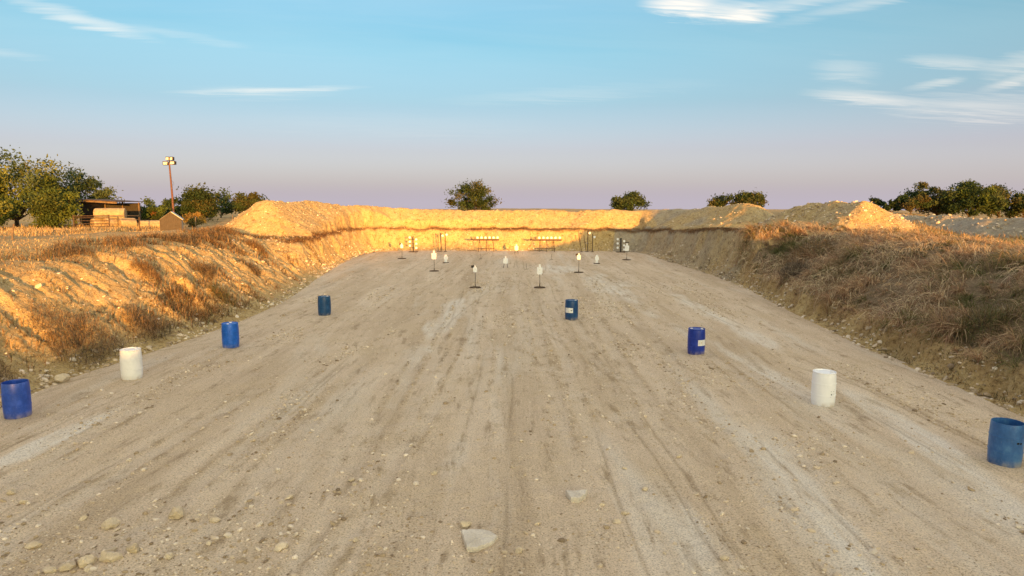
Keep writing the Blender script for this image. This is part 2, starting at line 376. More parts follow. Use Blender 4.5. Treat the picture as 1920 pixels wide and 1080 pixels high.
# outward normals, smoothed along the outline
uni = np.linspace(0, acc[-1], 2400, endpoint=False); ux = np.interp(uni, acc, closed[:, 0]); uy = np.interp(uni, acc, closed[:, 1])
tx = np.roll(ux, -1) - np.roll(ux, 1); ty = np.roll(uy, -1) - np.roll(uy, 1)
nxu, nyu = -ty, tx                                     # the outline runs clockwise seen from above: left side is outside
ker = np.hanning(61); ker /= ker.sum()
def csm(a): return np.convolve(np.concatenate([a[-60:], a, a[:60]]), ker, 'same')[60:-60]
nxu, nyu = csm(nxu), csm(nyu); ln = np.hypot(nxu, nyu); nxu /= ln; nyu /= ln
NX = np.interp(ts, uni, nxu, period=acc[-1]); NY = np.interp(ts, uni, nyu, period=acc[-1]); ln = np.hypot(NX, NY); NX /= ln; NY /= ln

def interp_prof(s, pts):
    return np.interp(s, [p[0] for p in pts], [p[1] for p in pts])
def ridge_height(x, y, poly, k):
    """tent along a crest polyline [(x,y,z)...] falling with slope k"""
    best = np.full(np.shape(x), -99.0)
    for (a, b_) in zip(poly[:-1], poly[1:]):
        ax, ay, az = a; bx, by, bz = b_; dx, dy = bx - ax, by - ay
        u = np.clip(((x - ax) * dx + (y - ay) * dy) / (dx * dx + dy * dy), 0, 1)
        d = np.hypot(x - ax - u * dx, y - ay - u * dy)
        best = np.maximum(best, az + (bz - az) * u - k * (np.sqrt(d * d + .25) - .5))
    return best
BERM = [(-19.9, 55.5, 5.25), (-19.6, 63, 5.2), (-18.3, 70, 5.0), (-14.5, 75.6, 4.55), (-8, 76.8, 4.28), (0, 76.8, 4.22), (9, 76.5, 4.22), (14.5, 75.6, 4.22), (18, 71.5, 4.35), (19.8, 63, 4.85), (20.6, 58.5, 5.0)]
SHADE_RIDGE = [(-45, -78, 4.6), (-5, -76, 5.0), (12, -75, 5.7), (16, -75, 6.3), (22, -75, 7.2), (29, -75, 8.3), (36, -75, 8.4), (40, -75, 8.2), (45, -75, 7.4), (48, -75, 6.4), (53, -75, 4.5), (60, -76, 2.5)]  # unseen ridge added behind the camera, crest shaped to shade the pit
def land(x, y, s, px, py):
    """height of bank / plateau at outward distance s from the toe point (px,py)"""
    left = (px < 0) & (py > -43) & (py < 71); back = py > 69.8; front = py < -43
    wl = sstep(45.5, 49.5, py) * (px < 0); wr = sstep(41, 46, py) * (px > 0)
    wall = np.maximum(np.maximum(wl, wr), back * 1.0)
    rimL = 2.45 + 0 * py; rimR = 2.3 + .95 * sstep(72, 46, py); rim = np.where(px < -11, rimL, np.where(back, 2.25, np.where(px > 0, rimR, 2.3)))
    rim = rim + .12 * fbm(x * .3, y * .3, 3, 5)
    nz = fbm(x * .9, y * .9, 4, 3)
    so_ = s + .35 * nz * wall
    pw = np.interp(so_, [0, .45, .9, 1.15, 1.35, 1.55, 1.8], [0, .10, .38, .62, .80, .97, 1.0]) * rim
    pw = np.where(so_ > 1.8, rim + .05 * np.minimum(so_ - 1.8, 10), pw)
    pl = interp_prof(s, [(0, 0), (.5, .16), (1.2, .60), (2.6, 1.62), (4.0, 2.60), (5.0, 3.05), (6.5, 3.28), (9, 3.36), (16, 3.15), (30, 3.0), (60, 2.9)])
    sc = .42 + .5 * (fbm(y * .22, y * 0 + 3, 3, 9) + .5)
    sj = s + sstep(.1, .4, s) * sstep(1.8, 1.2, s) * .55 * fbm(x * 1.1, y * 1.1, 3, 43)
    pr = interp_prof(sj, [(0, 0), (.25, .07), (.5, .30), (.75, .72), (1.0, .92), (1.4, 1.05), (4, 2.30), (5.4, 2.85), (7, 3.05), (10, 3.15), (60, 3.1)])
    pr = pr * (1 + sstep(1.9, 1.0, s) * (.5 * sc - .35))
    pf = interp_prof(s, [(0, 0), (6, .9), (14, 2.2), (20, 2.8), (60, 3.0)])
    slope = np.where(front, pf, np.where(px < 0, pl, pr))
    # rills down the left slope, cut into the caliche
    tt = py + .45 * fbm(s * .6, py * .5, 2, 21)
    ph = tt / 1.7 + 2.2 * fbm(tt * .3, s * .2, 3, 31) + .10 * s; fr1 = ph - np.floor(ph)
    saw = np.where(fr1 < .74, fr1 / .74, (1 - fr1) / .26) - .5
    ph2 = tt / .52 + .9 * fbm(tt * .8, s * .3, 2, 33); fr2 = ph2 - np.floor(ph2); saw2 = np.where(fr2 < .7, fr2 / .7, (1 - fr2) / .3) - .5
    amp1 = .26 * np.clip(.62 + 2.0 * fbm(tt * .28, s * .35, 3, 34), .10, 1.4)
    ril = saw * amp1 + saw2 * .07 + .26 * fbm(x * 1.2, y * 1.2, 5, 35, .6)
    facel = sstep(.6, 1.5, s) * (1 - sstep(4.0, 6.0, s)) * (px < 0) * (py > 5) * (1 - wl)
    slope = slope + ril * facel
    facer = sstep(.9, 1.6, s) * (1 - sstep(6, 9, s)) * (px > 0) * (1 - wr)
    slope = slope + fbm(x * .5, y * .5, 3, 41) * .3 * facer
    g = slope * (1 - wall) + pw * wall
    g = g + sstep(2, 6, s) * (.22 * fbm(x * .16, y * .16, 4, 51) + .05 * fbm(x * 1.4, y * 1.4, 3, 52))
    g = g + sstep(0, .4, s) * (.10 * fbm(x * 2.2, y * 2.2, 4, 61) * np.clip(1 - s / 14, 0, 1))
    far = sstep(60, 500, s); g = g + far * fbm(x * .004, y * .004, 3, 71) * 3 - np.maximum(s - 70, 0) * .0112
    k = np.where((x < -12) & (y < 74), .80, np.where(x > 14, .64, .86))
    bm = ridge_height(x + .8 * fbm(x * .22, y * .22, 2, 81), y + .8 * fbm(x * .22, y * .22, 2, 82), BERM, k)
    bm = bm + .22 * fbm(x * .45, y * .45, 4, 83) + .16 * fbm(x * 1.7, y * 1.7, 3, 84)
    ok = sstep(1.75, 2.1, s + .35 * nz)
    bm = np.where(ok > 0, bm, -99); pile = np.maximum(0, bm - g) * ok
    fr = ridge_height(x, y, SHADE_RIDGE, .5) + .25 * fbm(x * .3, y * .3, 3, 85)
    g2 = np.maximum(g + pile, np.where(y < -45, fr, -99))
    return g2, pile, wall, rim

S = np.concatenate([np.arange(0, 2.2, .065), np.arange(2.2, 9.5, .12), 9.5 * np.exp(np.arange(1, 46) * .042), ])
S = np.concatenate([S, S[-1] * np.exp(np.arange(1, 27) * .165)])
RX = PX - 0.0; RY = PY - 18.0; rl = np.hypot(RX, RY); RX /= rl; RY /= rl
sa = np.minimum(S, 14)[None, :]; sb = np.maximum(S - 14, 0)[None, :]
GX = PX[:, None] + NX[:, None] * sa + RX[:, None] * sb; GY = PY[:, None] + NY[:, None] * sa + RY[:, None] * sb
PXX = np.repeat(PX[:, None], len(S), 1); PYY = np.repeat(PY[:, None], len(S), 1); SS = np.repeat(S[None, :], len(PX), 0)
GZ, PILE, WALL, RIM = land(GX, GY, SS, PXX, PYY)
# small horizontal roughness so cut faces are not smooth
rough = WALL * sstep(.1, .6, SS) * (1 - sstep(1.9, 2.4, SS))
off = .22 * fbm(ts[:, None] * .7 + 0 * SS, GZ * .9, 3, 91) * rough + .10 * fbm(ts[:, None] * 2.5 + 0 * SS, GZ * 3.0, 3, 92) * rough
GX = GX + NX[:, None] * off; GY = GY + NY[:, None] * off
nzz = fbm(GX * .5, GY * .5, 4, 101)
soil = WALL * np.exp(-((GZ - RIM + .04 + .3 * fbm(GX * .8, GY * .8, 3, 102)) / .17) ** 2) * (SS < 3.2) * np.clip(1.0 + .9 * fbm(GX * .35, GY * .35, 3, 103), 0, 1)
turf = sstep(.05, .0, PILE) * sstep(4.6, 7.0, SS + 3 * nzz) * (PYY > -43)
rightslope = (PXX > 0) & (WALL < .5) & (PYY > -43)
turf = np.where(rightslope, sstep(1.2, 1.8, SS + .8 * nzz), turf)
turf = np.maximum(turf, sstep(12, 22, SS) * sstep(.05, .0, PILE)); turf = np.where(PYY < -43, sstep(4, 12, SS), turf)
grey = sstep(.1, .6, PILE) * (GX > 15) * np.clip(.30 + 1.2 * fbm(GX * .25, GY * .25, 3, 104), 0, .65)
grey = np.maximum(grey, WALL * (PXX > 10.5) * (SS < 2.2) * np.clip(.5 + .9 * fbm(GX * .4, GY * .4, 3, 106), 0, .75))
scoured = (SS > 6) & (PXX < 0) & (WALL < .5)
turf = np.where(scoured, turf * np.clip(.35 + 1.5 * fbm(GX * .18, GY * .18, 3, 105), 0, 1), turf)
nT, nS = GX.shape
ochre = np.where((PXX > 0) & (PYY < 44) & (PYY > -43), sstep(.25, .6, SS) * sstep(2.2, 1.4, SS), 0.0)
thatch = np.where(rightslope, sstep(1.25, 1.7, SS + .8 * nzz) * sstep(11, 8.5, SS), 0.0)
def strip(name, ti, s0, s1, mat):
    """part of the land grid as one mesh"""
    ti = np.asarray(ti); sub = np.ix_(ti, np.arange(s0, s1))
    v = np.stack([GX[sub], GY[sub], GZ[sub]], -1).reshape(-1, 3); w = s1 - s0; n = len(ti)
    i, j = np.meshgrid(np.arange(n - 1), np.arange(w - 1), indexing='ij'); a = (i * w + j).ravel()
    f = np.stack([a, a + 1, a + w + 1, a + w], -1)
    me = mesh_np(name, v, f, {'soil': soil[sub], 'turf': turf[sub], 'grey': grey[sub], 'thatch': thatch[sub], 'ochre': ochre[sub]})
    return obj(name, me, mat)
sB = int(np.searchsorted(S, 9.4))
iL1 = int(np.argmax(PY > 69.8)); iR0 = int(np.argmax((PX > 0) & (PY < 69.6) & (ts > ts[iL1]))); iR1 = int(np.argmax((PY < -43.5) & (ts > ts[iR0])))
tag(strip('bank_left', np.arange(0, iL1 + 1), 0, sB + 1, M_EARTH), kind='structure')
tag(strip('berm_back', np.arange(iL1, iR0 + 1), 0, sB + 1, M_EARTH), kind='structure')
tag(strip('bank_right', np.arange(iR0, iR1 + 1), 0, sB + 1, M_EARTH), kind='structure')
tag(strip('bank_front', np.concatenate([np.arange(iR1, nT), [0]]), 0, sB + 1, M_EARTH), kind='structure')
tag(strip('ground', np.concatenate([np.arange(0, nT), [0]]), sB, nS, M_EARTH), kind='structure')

from mathutils.bvhtree import BVHTree
from mathutils import Vector
_i, _j = np.meshgrid(np.arange(nT - 1), np.arange(0, int(np.searchsorted(S, 120)) - 1), indexing='ij')
_a = (_i * nS + _j).ravel(); _f = np.stack([_a, _a + 1, _a + nS + 1, _a + nS], -1)
LANDV = np.stack([GX, GY, GZ], -1).reshape(-1, 3)
BVH = BVHTree.FromPolygons(LANDV.tolist(), _f.tolist())
def ground_z(x, y, default=0.0):
    h = BVH.ray_cast(Vector((x, y, 60)), Vector((0, 0, -1)))
    return h[0].z if h[0] is not None else default

# ------------------------------------------------------------------ pit floor
TRACKS = []                                            # wheel paths: x near, x far, bend, phase, half width, depth, lugs
for (xa, xb, bd, ph_, hw_, dep_, lug) in [(-7.4, -4.2, .7, .3, .17, .022, 0), (-4.4, -2.6, .5, 1.4, .16, .016, 0), (-1.6, -1.2, .35, 2.2, .17, .014, 0), (.6, 1.0, .3, .9, .16, .018, 0), (2.4, 2.2, .5, 2.9, .18, .026, 1), (5.0, 3.8, .6, 4.0, .20, .028, 1), (7.6, 5.6, .8, 5.1, .18, .020, 0), (-9.6, -7.4, .9, 3.3, .18, .016, 0), (9.2, 8.2, .6, 1.0, .19, .02, 1), (-2.8, 1.6, 1.2, .2, .15, .014, 0), (4.2, -3.6, 1.6, 2.0, .15, .014, 0)]:
    for o_ in (-.85, .85): TRACKS.append((xa + o_, xb + o_, bd, ph_, hw_, dep_, lug))
LINES = [(-8.6, -5.2, .6, .2), (-6.3, -3.2, .7, 1.1), (-5.6, -2.9, .5, 2.6), (-3.4, -2.2, .5, .4), (-2.2, -.4, .4, 1.9), (-.9, .3, .3, 3.0), (.2, .1, .35, 4.4), (1.5, 1.3, .4, .8), (3.0, 2.6, .5, 2.4), (3.9, 3.0, .6, 3.5), (5.8, 4.1, .7, 4.9), (6.9, 5.5, .6, 5.6), (8.3, 7.0, .6, .6), (9.9, 8.6, .5, 1.6), (10.6, 9.4, .5, 2.7), (-10.2, -7.8, .6, 3.9), (6.3, -2.0, 1.0, 1.3), (-4.4, 4.0, 1.1, 2.2)]
ARCS = [(-2.5, 15.5, 11.0), (-2.5, 15.5, 12.7), (4.0, 19.0, 8.0), (4.0, 19.0, 9.6), (-7.0, 30.0, 6.5)]      # turning circles: centre, radius
PALES = [(7.6, 22, .55, 9.0, -.12), (8.9, 13.5, .5, 5.5, .10), (5.3, 12.5, .45, 4.5, .05), (6.2, 42, 1.6, 8.0, -.05), (3.6, 52, 1.4, 6.0, 0), (-10.1, 14.2, .35, 2.6, .08), (2.9, 10.3, .3, 1.8, .1), (-3.0, 30, .6, 8, .05), (9.3, 30, .6, 7, -.03)]
def line_field(x, y):
    ln_ = np.zeros(np.shape(x)); brk = sstep(-.05, .22, fbm(x * .5, y * .16, 3, 221))
    for (xa, xb, bd, ph_) in LINES:
        c = xa + (xb - xa) * (y - 10) / 60 + bd * np.sin(y * .07 + ph_) + .03 * np.sin(y * .9 + ph_); ln_ = np.maximum(ln_, np.exp(-((x - c) / .035) ** 2))
    for (cx_, cy_, r_) in ARCS: ln_ = np.maximum(ln_, .8 * np.exp(-((np.hypot(x - cx_, (y - cy_)) - r_) / .06) ** 2) * (y > cy_))
    return ln_ * brk
def pale_field(x, y):
    p = np.zeros(np.shape(x))
    for (cx_, cy_, rx_, ry_, sh_) in PALES:
        xx = x - cx_ - sh_ * (y - cy_); p = np.maximum(p, np.clip(1.15 - np.sqrt((xx / rx_) ** 2 + ((y - cy_) / ry_) ** 2) + .9 * fbm(x * 1.1, y * .35, 3, 231), 0, 1))
    return sstep(.1, .8, p)
def track_fields(x, y):
    """pressed bands (0..1), their loose shoulders (0..1) and height"""
    tr = np.zeros(np.shape(x)); ed = np.zeros(np.shape(x)); z = np.zeros(np.shape(x)); fade = sstep(-.12, .25, fbm(x * .35, y * .09, 3, 211)) * np.clip(.7 + 1.2 * fbm(x * 1.2, y * .8, 3, 212), 0, 1)
    for (xa, xb, bd, ph_, hw_, dep_, lug) in TRACKS:
        c = xa + (xb - xa) * (y - 10) / 60 + bd * np.sin(y * .075 + ph_) + .05 * np.sin(y * .7 + ph_ * 5); d = np.abs(x - c)
        m = sstep(hw_ + .06, hw_ - .05, d) * fade; e_ = np.exp(-((d - hw_ - .10) / .075) ** 2) * fade
        tr = np.maximum(tr, m); ed = np.maximum(ed, e_ * (1 - m)); z = z - dep_ * m + dep_ * .9 * e_
        if lug: z = z + m * .011 * np.sign(np.sin(2 * math.pi * (y + .9 * d) / .26)) * (y < 26)
    return tr, ed, z
def floor_z(x, y):
    w = 1.8 * fbm(y * .05, x * .03, 2, 201)
    xx = x + w
    z = .028 * fbm(xx * 1.3, y * .06, 3, 202) + .05 * fbm(x * .25, y * .2, 3, 203) + .014 * fbm(xx * 4.2, y * .3, 3, 204) + .022 * fbm(x * 3.0, y * 3.0, 4, 205)
    return z + track_fields(x, y)[2] - .014 * line_field(x, y)
fy = [-44.0]
while fy[-1] < 73.4: fy.append(fy[-1] + (1.0 if fy[-1] < 6 else max(.035, .0042 * fy[-1])))
fy = np.array(fy); nu = 640
iy0 = np.argsort(PY[:iL1]); xl = np.interp(fy, PY[:iL1][iy0], PX[:iL1][iy0]); rr = np.arange(iR0, iR1); iy1 = np.argsort(PY[rr]); xr = np.interp(fy, PY[rr][iy1], PX[rr][iy1])
u = np.linspace(-.012, 1.012, nu)[None, :]
FX = xl[:, None] + (xr - xl)[:, None] * u; FY = np.repeat(fy[:, None], nu, 1)
edge = np.minimum(FX - xl[:, None], xr[:, None] - FX); edge = np.minimum(edge, 73 - FY)
FZ = floor_z(FX, FY) * np.clip(edge * .8 + .3, .3, 1) + .02
n0, n1 = FX.shape; i, j = np.meshgrid(np.arange(n0 - 1), np.arange(n1 - 1), indexing='ij'); a = (i * n1 + j).ravel()
TR, ED, _z = track_fields(FX, FY)
fl = obj('pit_floor', mesh_np('pit_floor', np.stack([FX, FY, FZ], -1).reshape(-1, 3), np.stack([a, a + 1, a + n1 + 1, a + n1], -1), {'track': TR, 'shoulder': ED, 'line': line_field(FX, FY), 'pale': pale_field(FX, FY)}), M_FLOOR)
tag(fl, kind='structure')
def fz(x, y): return float(floor_z(np.array([float(x)]), np.array([float(y)]))[0]) + .02

# ------------------------------------------------------------------ scatter helpers
def land_points(n, i0, i1, s0, s1, keep=None):
    """random points on the land grid between outline indices and outward distances"""
    fi = rng.uniform(i0, i1 - 1.001, n); sv = rng.uniform(s0, s1, n); fj = np.interp(sv, S, np.arange(nS))
    a = fi.astype(int); b_ = fj.astype(int); u = fi - a; v = fj - b_
    def bl(A): return (A[a, b_] * (1 - u) + A[a + 1, b_] * u) * (1 - v) + (A[a, b_ + 1] * (1 - u) + A[a + 1, b_ + 1] * u) * v
    P = np.stack([bl(GX), bl(GY), bl(GZ)], -1); d = dict(s=sv, pile=bl(PILE), wall=bl(WALL), turf=bl(turf), soil=bl(soil))
    if keep is not None:
        k = keep(P, d); P = P[k]; d = {q: w[k] for q, w in d.items()}
    return P, d
def blades(base, length, az, lean, width, col, bend=1.0):
    """bent strips, one per base point -> verts, quads, colours"""
    n = len(base); lv = np.array([0, .38, .72, 1.0]); wv = np.array([1.0, .85, .55, .12])
    dirx, diry = np.cos(az), np.sin(az); px_, py_ = -diry, dirx
    roll = rng.uniform(-1, 1, n); V = np.zeros((n, 8, 3), np.float32); Cc = np.zeros((n, 8, 3), np.float32)
    for k in range(4):
        th = lean * (.35 + bend * lv[k]); h = length * lv[k]
        ox = h * np.sin(th); oz = h * np.cos(th)
        cx = base[:, 0] + dirx * ox; cy = base[:, 1] + diry * ox; cz = base[:, 2] + oz - .02
        for q, sg in enumerate((-1, 1)):
            V[:, 2 * k + q, 0] = cx + sg * .5 * width * wv[k] * px_; V[:, 2 * k + q, 1] = cy + sg * .5 * width * wv[k] * py_
            V[:, 2 * k + q, 2] = cz + sg * .5 * width * wv[k] * roll * .5
            Cc[:, 2 * k + q] = col
    o = (np.arange(n) * 8)[:, None, None]
    q = np.array([[0, 1, 3, 2], [2, 3, 5, 4], [4, 5, 7, 6]])[None]
    return V.reshape(-1, 3), (o + q).reshape(-1, 4), Cc.reshape(-1, 3)
def palette(n, cols, w=None, var=.25, field=None):
    cols = np.array(cols, float)
    if field is None: idx = rng.choice(len(cols), n, p=w)
    else: idx = np.clip(((field + .5 + rng.normal(0, .16, n)) * len(cols)).astype(int), 0, len(cols) - 1)
    return cols[idx] * rng.uniform(1 - var, 1 + var, (n, 1))
def leaf_cards(pts, size, col):
    """small randomly turned diamond leaves"""
    n = len(pts); a = rng.normal(size=(n, 3)); a /= np.linalg.norm(a, axis=1)[:, None]
    b_ = rng.normal(size=(n, 3)); b_ -= a * (a * b_).sum(1)[:, None]; b_ /= np.linalg.norm(b_, axis=1)[:, None]
    sz = size * rng.uniform(.6, 1.3, (n, 1)); V = np.stack([pts - a * sz, pts + b_ * sz * .42, pts + a * sz, pts - b_ * sz * .42], 1).reshape(-1, 3)
    f = (np.arange(n) * 4)[:, None] + np.arange(4)[None]
    return V, f, np.repeat(col, 4, 0)
# stones
PHI = (1 + 5 ** .5) / 2
ICO_V = np.array([(-1, PHI, 0), (1, PHI, 0), (-1, -PHI, 0), (1, -PHI, 0), (0, -1, PHI), (0, 1, PHI), (0, -1, -PHI), (0, 1, -PHI), (PHI, 0, -1), (PHI, 0, 1), (-PHI, 0, -1), (-PHI, 0, 1)], float) / math.hypot(1, PHI)
ICO_F = np.array([(0, 11, 5), (0, 5, 1), (0, 1, 7), (0, 7, 10), (0, 10, 11), (1, 5, 9), (5, 11, 4), (11, 10, 2), (10, 7, 6), (7, 1, 8), (3, 9, 4), (3, 4, 2), (3, 2, 6), (3, 6, 8), (3, 8, 9), (4, 9, 5), (2, 4, 11), (6, 2, 10), (8, 6, 7), (9, 8, 1)])
def stone_heap(name, pts, size, flat, mat, label=None, sink=.35):
    tones = palette(len(pts), [(.72, .62, .48), (.58, .47, .33), (.42, .32, .20), (.26, .195, .125)], [.26, .34, .28, .12], .14)
    n = len(pts); sc = size[:, None] * np.stack([rng.uniform(.7, 1.3, n), rng.uniform(.6, 1.1, n), flat * rng.uniform(.6, 1.2, n)], -1)
    V = ICO_V[None] * rng.uniform(.72, 1.18, (n, 12, 1)) * sc[:, None, :]
    a = rng.uniform(0, 6.28, n); ca, sa_ = np.cos(a)[:, None], np.sin(a)[:, None]
    x = V[..., 0] * ca - V[..., 1] * sa_; y = V[..., 0] * sa_ + V[..., 1] * ca
    tl = rng.normal(0, .25, (n, 1)); z = V[..., 2] + x * tl
    V = np.stack([x, y, z], -1) + pts[:, None, :]; V[..., 2] += (size * flat * (1 - 2 * sink) * .5)[:, None]
    F = (np.arange(n) * 12)[:, None, None] + ICO_F[None]
    return obj(name, mesh_np(name, V.reshape(-1, 3), F.reshape(-1, 3), smooth=False, colors=np.repeat(tones, 12, 0)), M_GRAVEL)

# ------------------------------------------------------------------ spoil heaps on the right plateau
def heap(name, poly, k, label, greyv, res=.13, lump=.2):
    xs = [p[0] for p in poly]; ys = [p[1] for p in poly]; m = 5.2
    gx, gy = np.meshgrid(np.arange(min(xs) - m, max(xs) + m, res), np.arange(min(ys) - m, max(ys) + m, res), indexing='ij')
    z = ridge_height(gx + .5 * fbm(gx * .3, gy * .3, 2, 301), gy + .5 * fbm(gx * .3, gy * .3, 2, 302), poly, k)
    z = z + lump * fbm(gx * .8, gy * .8, 4, 303) + .10 * fbm(gx * 3, gy * 3, 2, 304)
    keep = z > 2.55
    n0_, n1_ = gx.shape; ii, jj = np.meshgrid(np.arange(n0_ - 1), np.arange(n1_ - 1), indexing='ij')
    a_ = (ii * n1_ + jj).ravel(); f = np.stack([a_, a_ + n1_, a_ + n1_ + 1, a_ + 1], -1); kf = keep.ravel(); f = f[kf[f].all(1)]
    used = np.unique(f); mp = -np.ones(gx.size, int); mp[used] = np.arange(len(used)); V = np.stack([gx, gy, z], -1).reshape(-1, 3)[used]
    g_ = np.clip(greyv + .7 * fbm(V[:, 0] * .5, V[:, 1] * .5, 3, 305), 0, 1)
    zero = np.zeros(len(V))
    o = obj(name, mesh_np(name, V, mp[f], {'grey': g_, 'soil': zero, 'turf': zero, 'thatch': zero, 'ochre': zero}), M_EARTH)
    # loose stones lying on it
    sel = V[rng.choice(len(V), min(len(V), 1100), replace=False)]
    st = stone_heap('loose_stones', sel, np.exp(rng.normal(-2.75, .45, len(sel))), .7, M_STONE); st.parent = o; st['kind'] = 'stuff'
    return tag(o, label, 'spoil heap')
heap('spoil_heap', [(22.2, 53.0, 4.85), (23.2, 49, 5.1), (23.6, 46.3, 5.2)], .66, 'tall pointed heap of pale stony spoil above the right bank, sunlit on its right side', .25, lump=.3)
heap('spoil_heap', [(26.5, 56, 4.3), (28.0, 47, 4.25), (29.6, 40, 4.2), (32, 31, 4.1)], .66, 'long low grey windrow of spoil running along the right edge behind the pointed heap', .75)

# ------------------------------------------------------------------ loose stones
def fpoints(n, fn):
    y = 8.0 + (1 - np.sqrt(rng.uniform(0, 1, n))) * 44; x = rng.uniform(-12, 12, n); k = rng.uniform(0, 1, n) < fn(x, y); x, y = x[k], y[k]
    return np.stack([x, y, floor_z(x, y) + .02], -1)
def gdens(x, y):
    w = 1.8 * fbm(y * .05, x * .03, 2, 201); tr, ed, _ = track_fields(x, y)
    d = sstep(.02, .36, fbm((x + w) * .7, y * .12, 4, 401)) * .75 * sstep(-.2, .25, fbm(x * .5, y * .3, 3, 403)) + .03 + .5 * ed
    d = d + sstep(12.6, 9.6, y - .28 * (x + 4) * (x < -2) + 1.4 * fbm(x * .4, y * .4, 2, 402)) * 1.0 * sstep(-.5, -3.5, x) + sstep(-.1, .3, fbm(x * .9, y * .9, 3, 404)) * sstep(12, 9, y) * .3
    return np.clip(d * (1 - .85 * tr), 0, 1)
gp = fpoints(72000, gdens); gs = np.maximum(np.exp(rng.normal(-4.05, .62, len(gp))), .0011 * gp[:, 1])
tag(stone_heap('gravel', gp, np.minimum(gs, .075), .6, M_STONE), 'loose limestone gravel strewn over the packed pit floor', 'gravel', kind='stuff')
iy14 = int(np.argmax(PY > 13.5)); iE = int(np.argmax((PY < 13.5) & (ts > ts[iR0])))
tp, td = land_points(14000, iy14, iE, -.0, 1.25, lambda P, d: rng.uniform(0, 1, len(P)) < np.clip(1.05 - d['s'] * .8, .1, 1) * (.55 + 1.1 * fbm(P[:, 0] * .6, P[:, 1] * .35, 3, 411)))
tag(stone_heap('rubble', tp, np.minimum(np.exp(rng.normal(-2.95, .5, len(tp))), .13), .65, M_STONE), 'broken limestone rubble along the foot of the banks', 'rubble', kind='stuff')
bp, bd = land_points(16000, iy14, iE, 1.2, 9.2, lambda P, d: (d['turf'] < .35) & ((d['pile'] > .1) | ((P[:, 0] < 0) & (d['s'] < 4.6))) & (rng.uniform(0, 1, len(P)) < .75))
tag(stone_heap('bank_stones', bp, np.exp(rng.normal(-3.35, .5, len(bp))), .65, M_STONE), 'small stones and clods weathering out of the banks and berms', 'stones', kind='stuff')

# stones big enough to pick out one by one
def rock_mesh(name, seed, sub=2):
    V = ICO_V.copy(); F = ICO_F.copy()
    for _ in range(sub):
        cache = {}; V = list(map(tuple, V)); nf = []
        def mid(a_, b_):
            key = (min(a_, b_), max(a_, b_))
            if key not in cache:
                m_ = (np.array(V[a_]) + np.array(V[b_])) / 2; V.append(tuple(m_ / np.linalg.norm(m_))); cache[key] = len(V) - 1
            return cache[key]
        for (a_, b_, c_) in F:
            ab, bc, ca = mid(a_, b_), mid(b_, c_), mid(c_, a_); nf += [(a_, ab, ca), (b_, bc, ab), (c_, ca, bc), (ab, bc, ca)]
        F = np.array(nf); V = np.array(V)
    r_ = np.random.default_rng(seed); d = np.ones(len(V))
    for _ in range(9):                                   # chop flat facets
        nrm = r_.normal(size=3); nrm /= np.linalg.norm(nrm); lim = r_.uniform(.55, .85); dd = V @ nrm
        d = np.where(dd * d > lim, lim / np.maximum(dd, 1e-3), d)
    V = V * d[:, None] * (1 + .05 * r_.normal(size=(len(V), 1)))
    me = mesh_np(name, V, F, smooth=True); me.set_sharp_from_angle(angle=R(25)); return me
ROCKS = [rock_mesh('rock', 900 + k) for k in range(6)]
ROCK_GROUP = 'stones scattered over the near pit floor'
def rock(x, y, w, d, h, rz, label, group=None, k=0, mat=M_STONE, z=None):
    me = ROCKS[k % 6]
    if not me.materials: me.materials.append(mat)
    o = bpy.data.objects.new('rock', me); C.objects.link(o)
    o.location = (x, y, (fz(x, y) if z is None else z) + h * .34); o.scale = (w / 1.5, d / 1.5, h / 1.5); o.rotation_euler = (random.uniform(-.15, .15), random.uniform(-.15, .15), rz)
    return tag(o, label, 'rock', group)
def slab(outline, h, label, mat):
    """flat stone from its own plan outline, broken edges, proud of the ground"""
    cx = sum(p[0] for p in outline) / len(outline); cy = sum(p[1] for p in outline) / len(outline); z0 = fz(cx, cy)
    pts = []
    for (p, q) in zip(outline, outline[1:] + outline[:1]):
        for u_ in (0, .33, .66):
            pts.append((p[0] + (q[0] - p[0]) * u_ - cx + random.uniform(-.006, .006), p[1] + (q[1] - p[1]) * u_ - cy + random.uniform(-.006, .006)))
    n = len(pts); V = []; F = []
    for (sc, z) in ((.98, -.05), (1.02, h * .5), (.985, h * .96), (.88, h * 1.02), (.5, h * 1.05), (.2, h * 1.03)):
        for (x, y) in pts: V.append((x * sc, y * sc, z + (random.uniform(-.006, .006) if z > 0 else 0)))
    for r_ in range(5):
        for k in range(n): F.append((r_ * n + k, r_ * n + (k + 1) % n, (r_ + 1) * n + (k + 1) % n, (r_ + 1) * n + k))
    F.append(tuple(5 * n + k for k in range(n)))
    me = bpy.data.meshes.new('flat_rock'); me.from_pydata(V, [], F); me.update()
    o = obj('flat_rock', me, mat); o.location = (cx, cy, z0); return tag(o, label, 'rock')
slab([(-.79, 10.19), (-.69, 10.22), (-.48, 10.21), (-.34, 10.16), (-.225, 10.02), (-.28, 9.86), (-.43, 9.72), (-.53, 9.64), (-.67, 9.66), (-.73, 9.88)][::-1], .075, 'large flat wedge-shaped pale stone lying in the bottom middle foreground', M_PALE)
slab([(.96, 11.62), (1.12, 11.60), (1.34, 11.64), (1.29, 11.46), (1.18, 11.30), (1.02, 11.30)][::-1], .10, 'small pale half-moon stone right of and beyond the big flat stone', M_PALE)
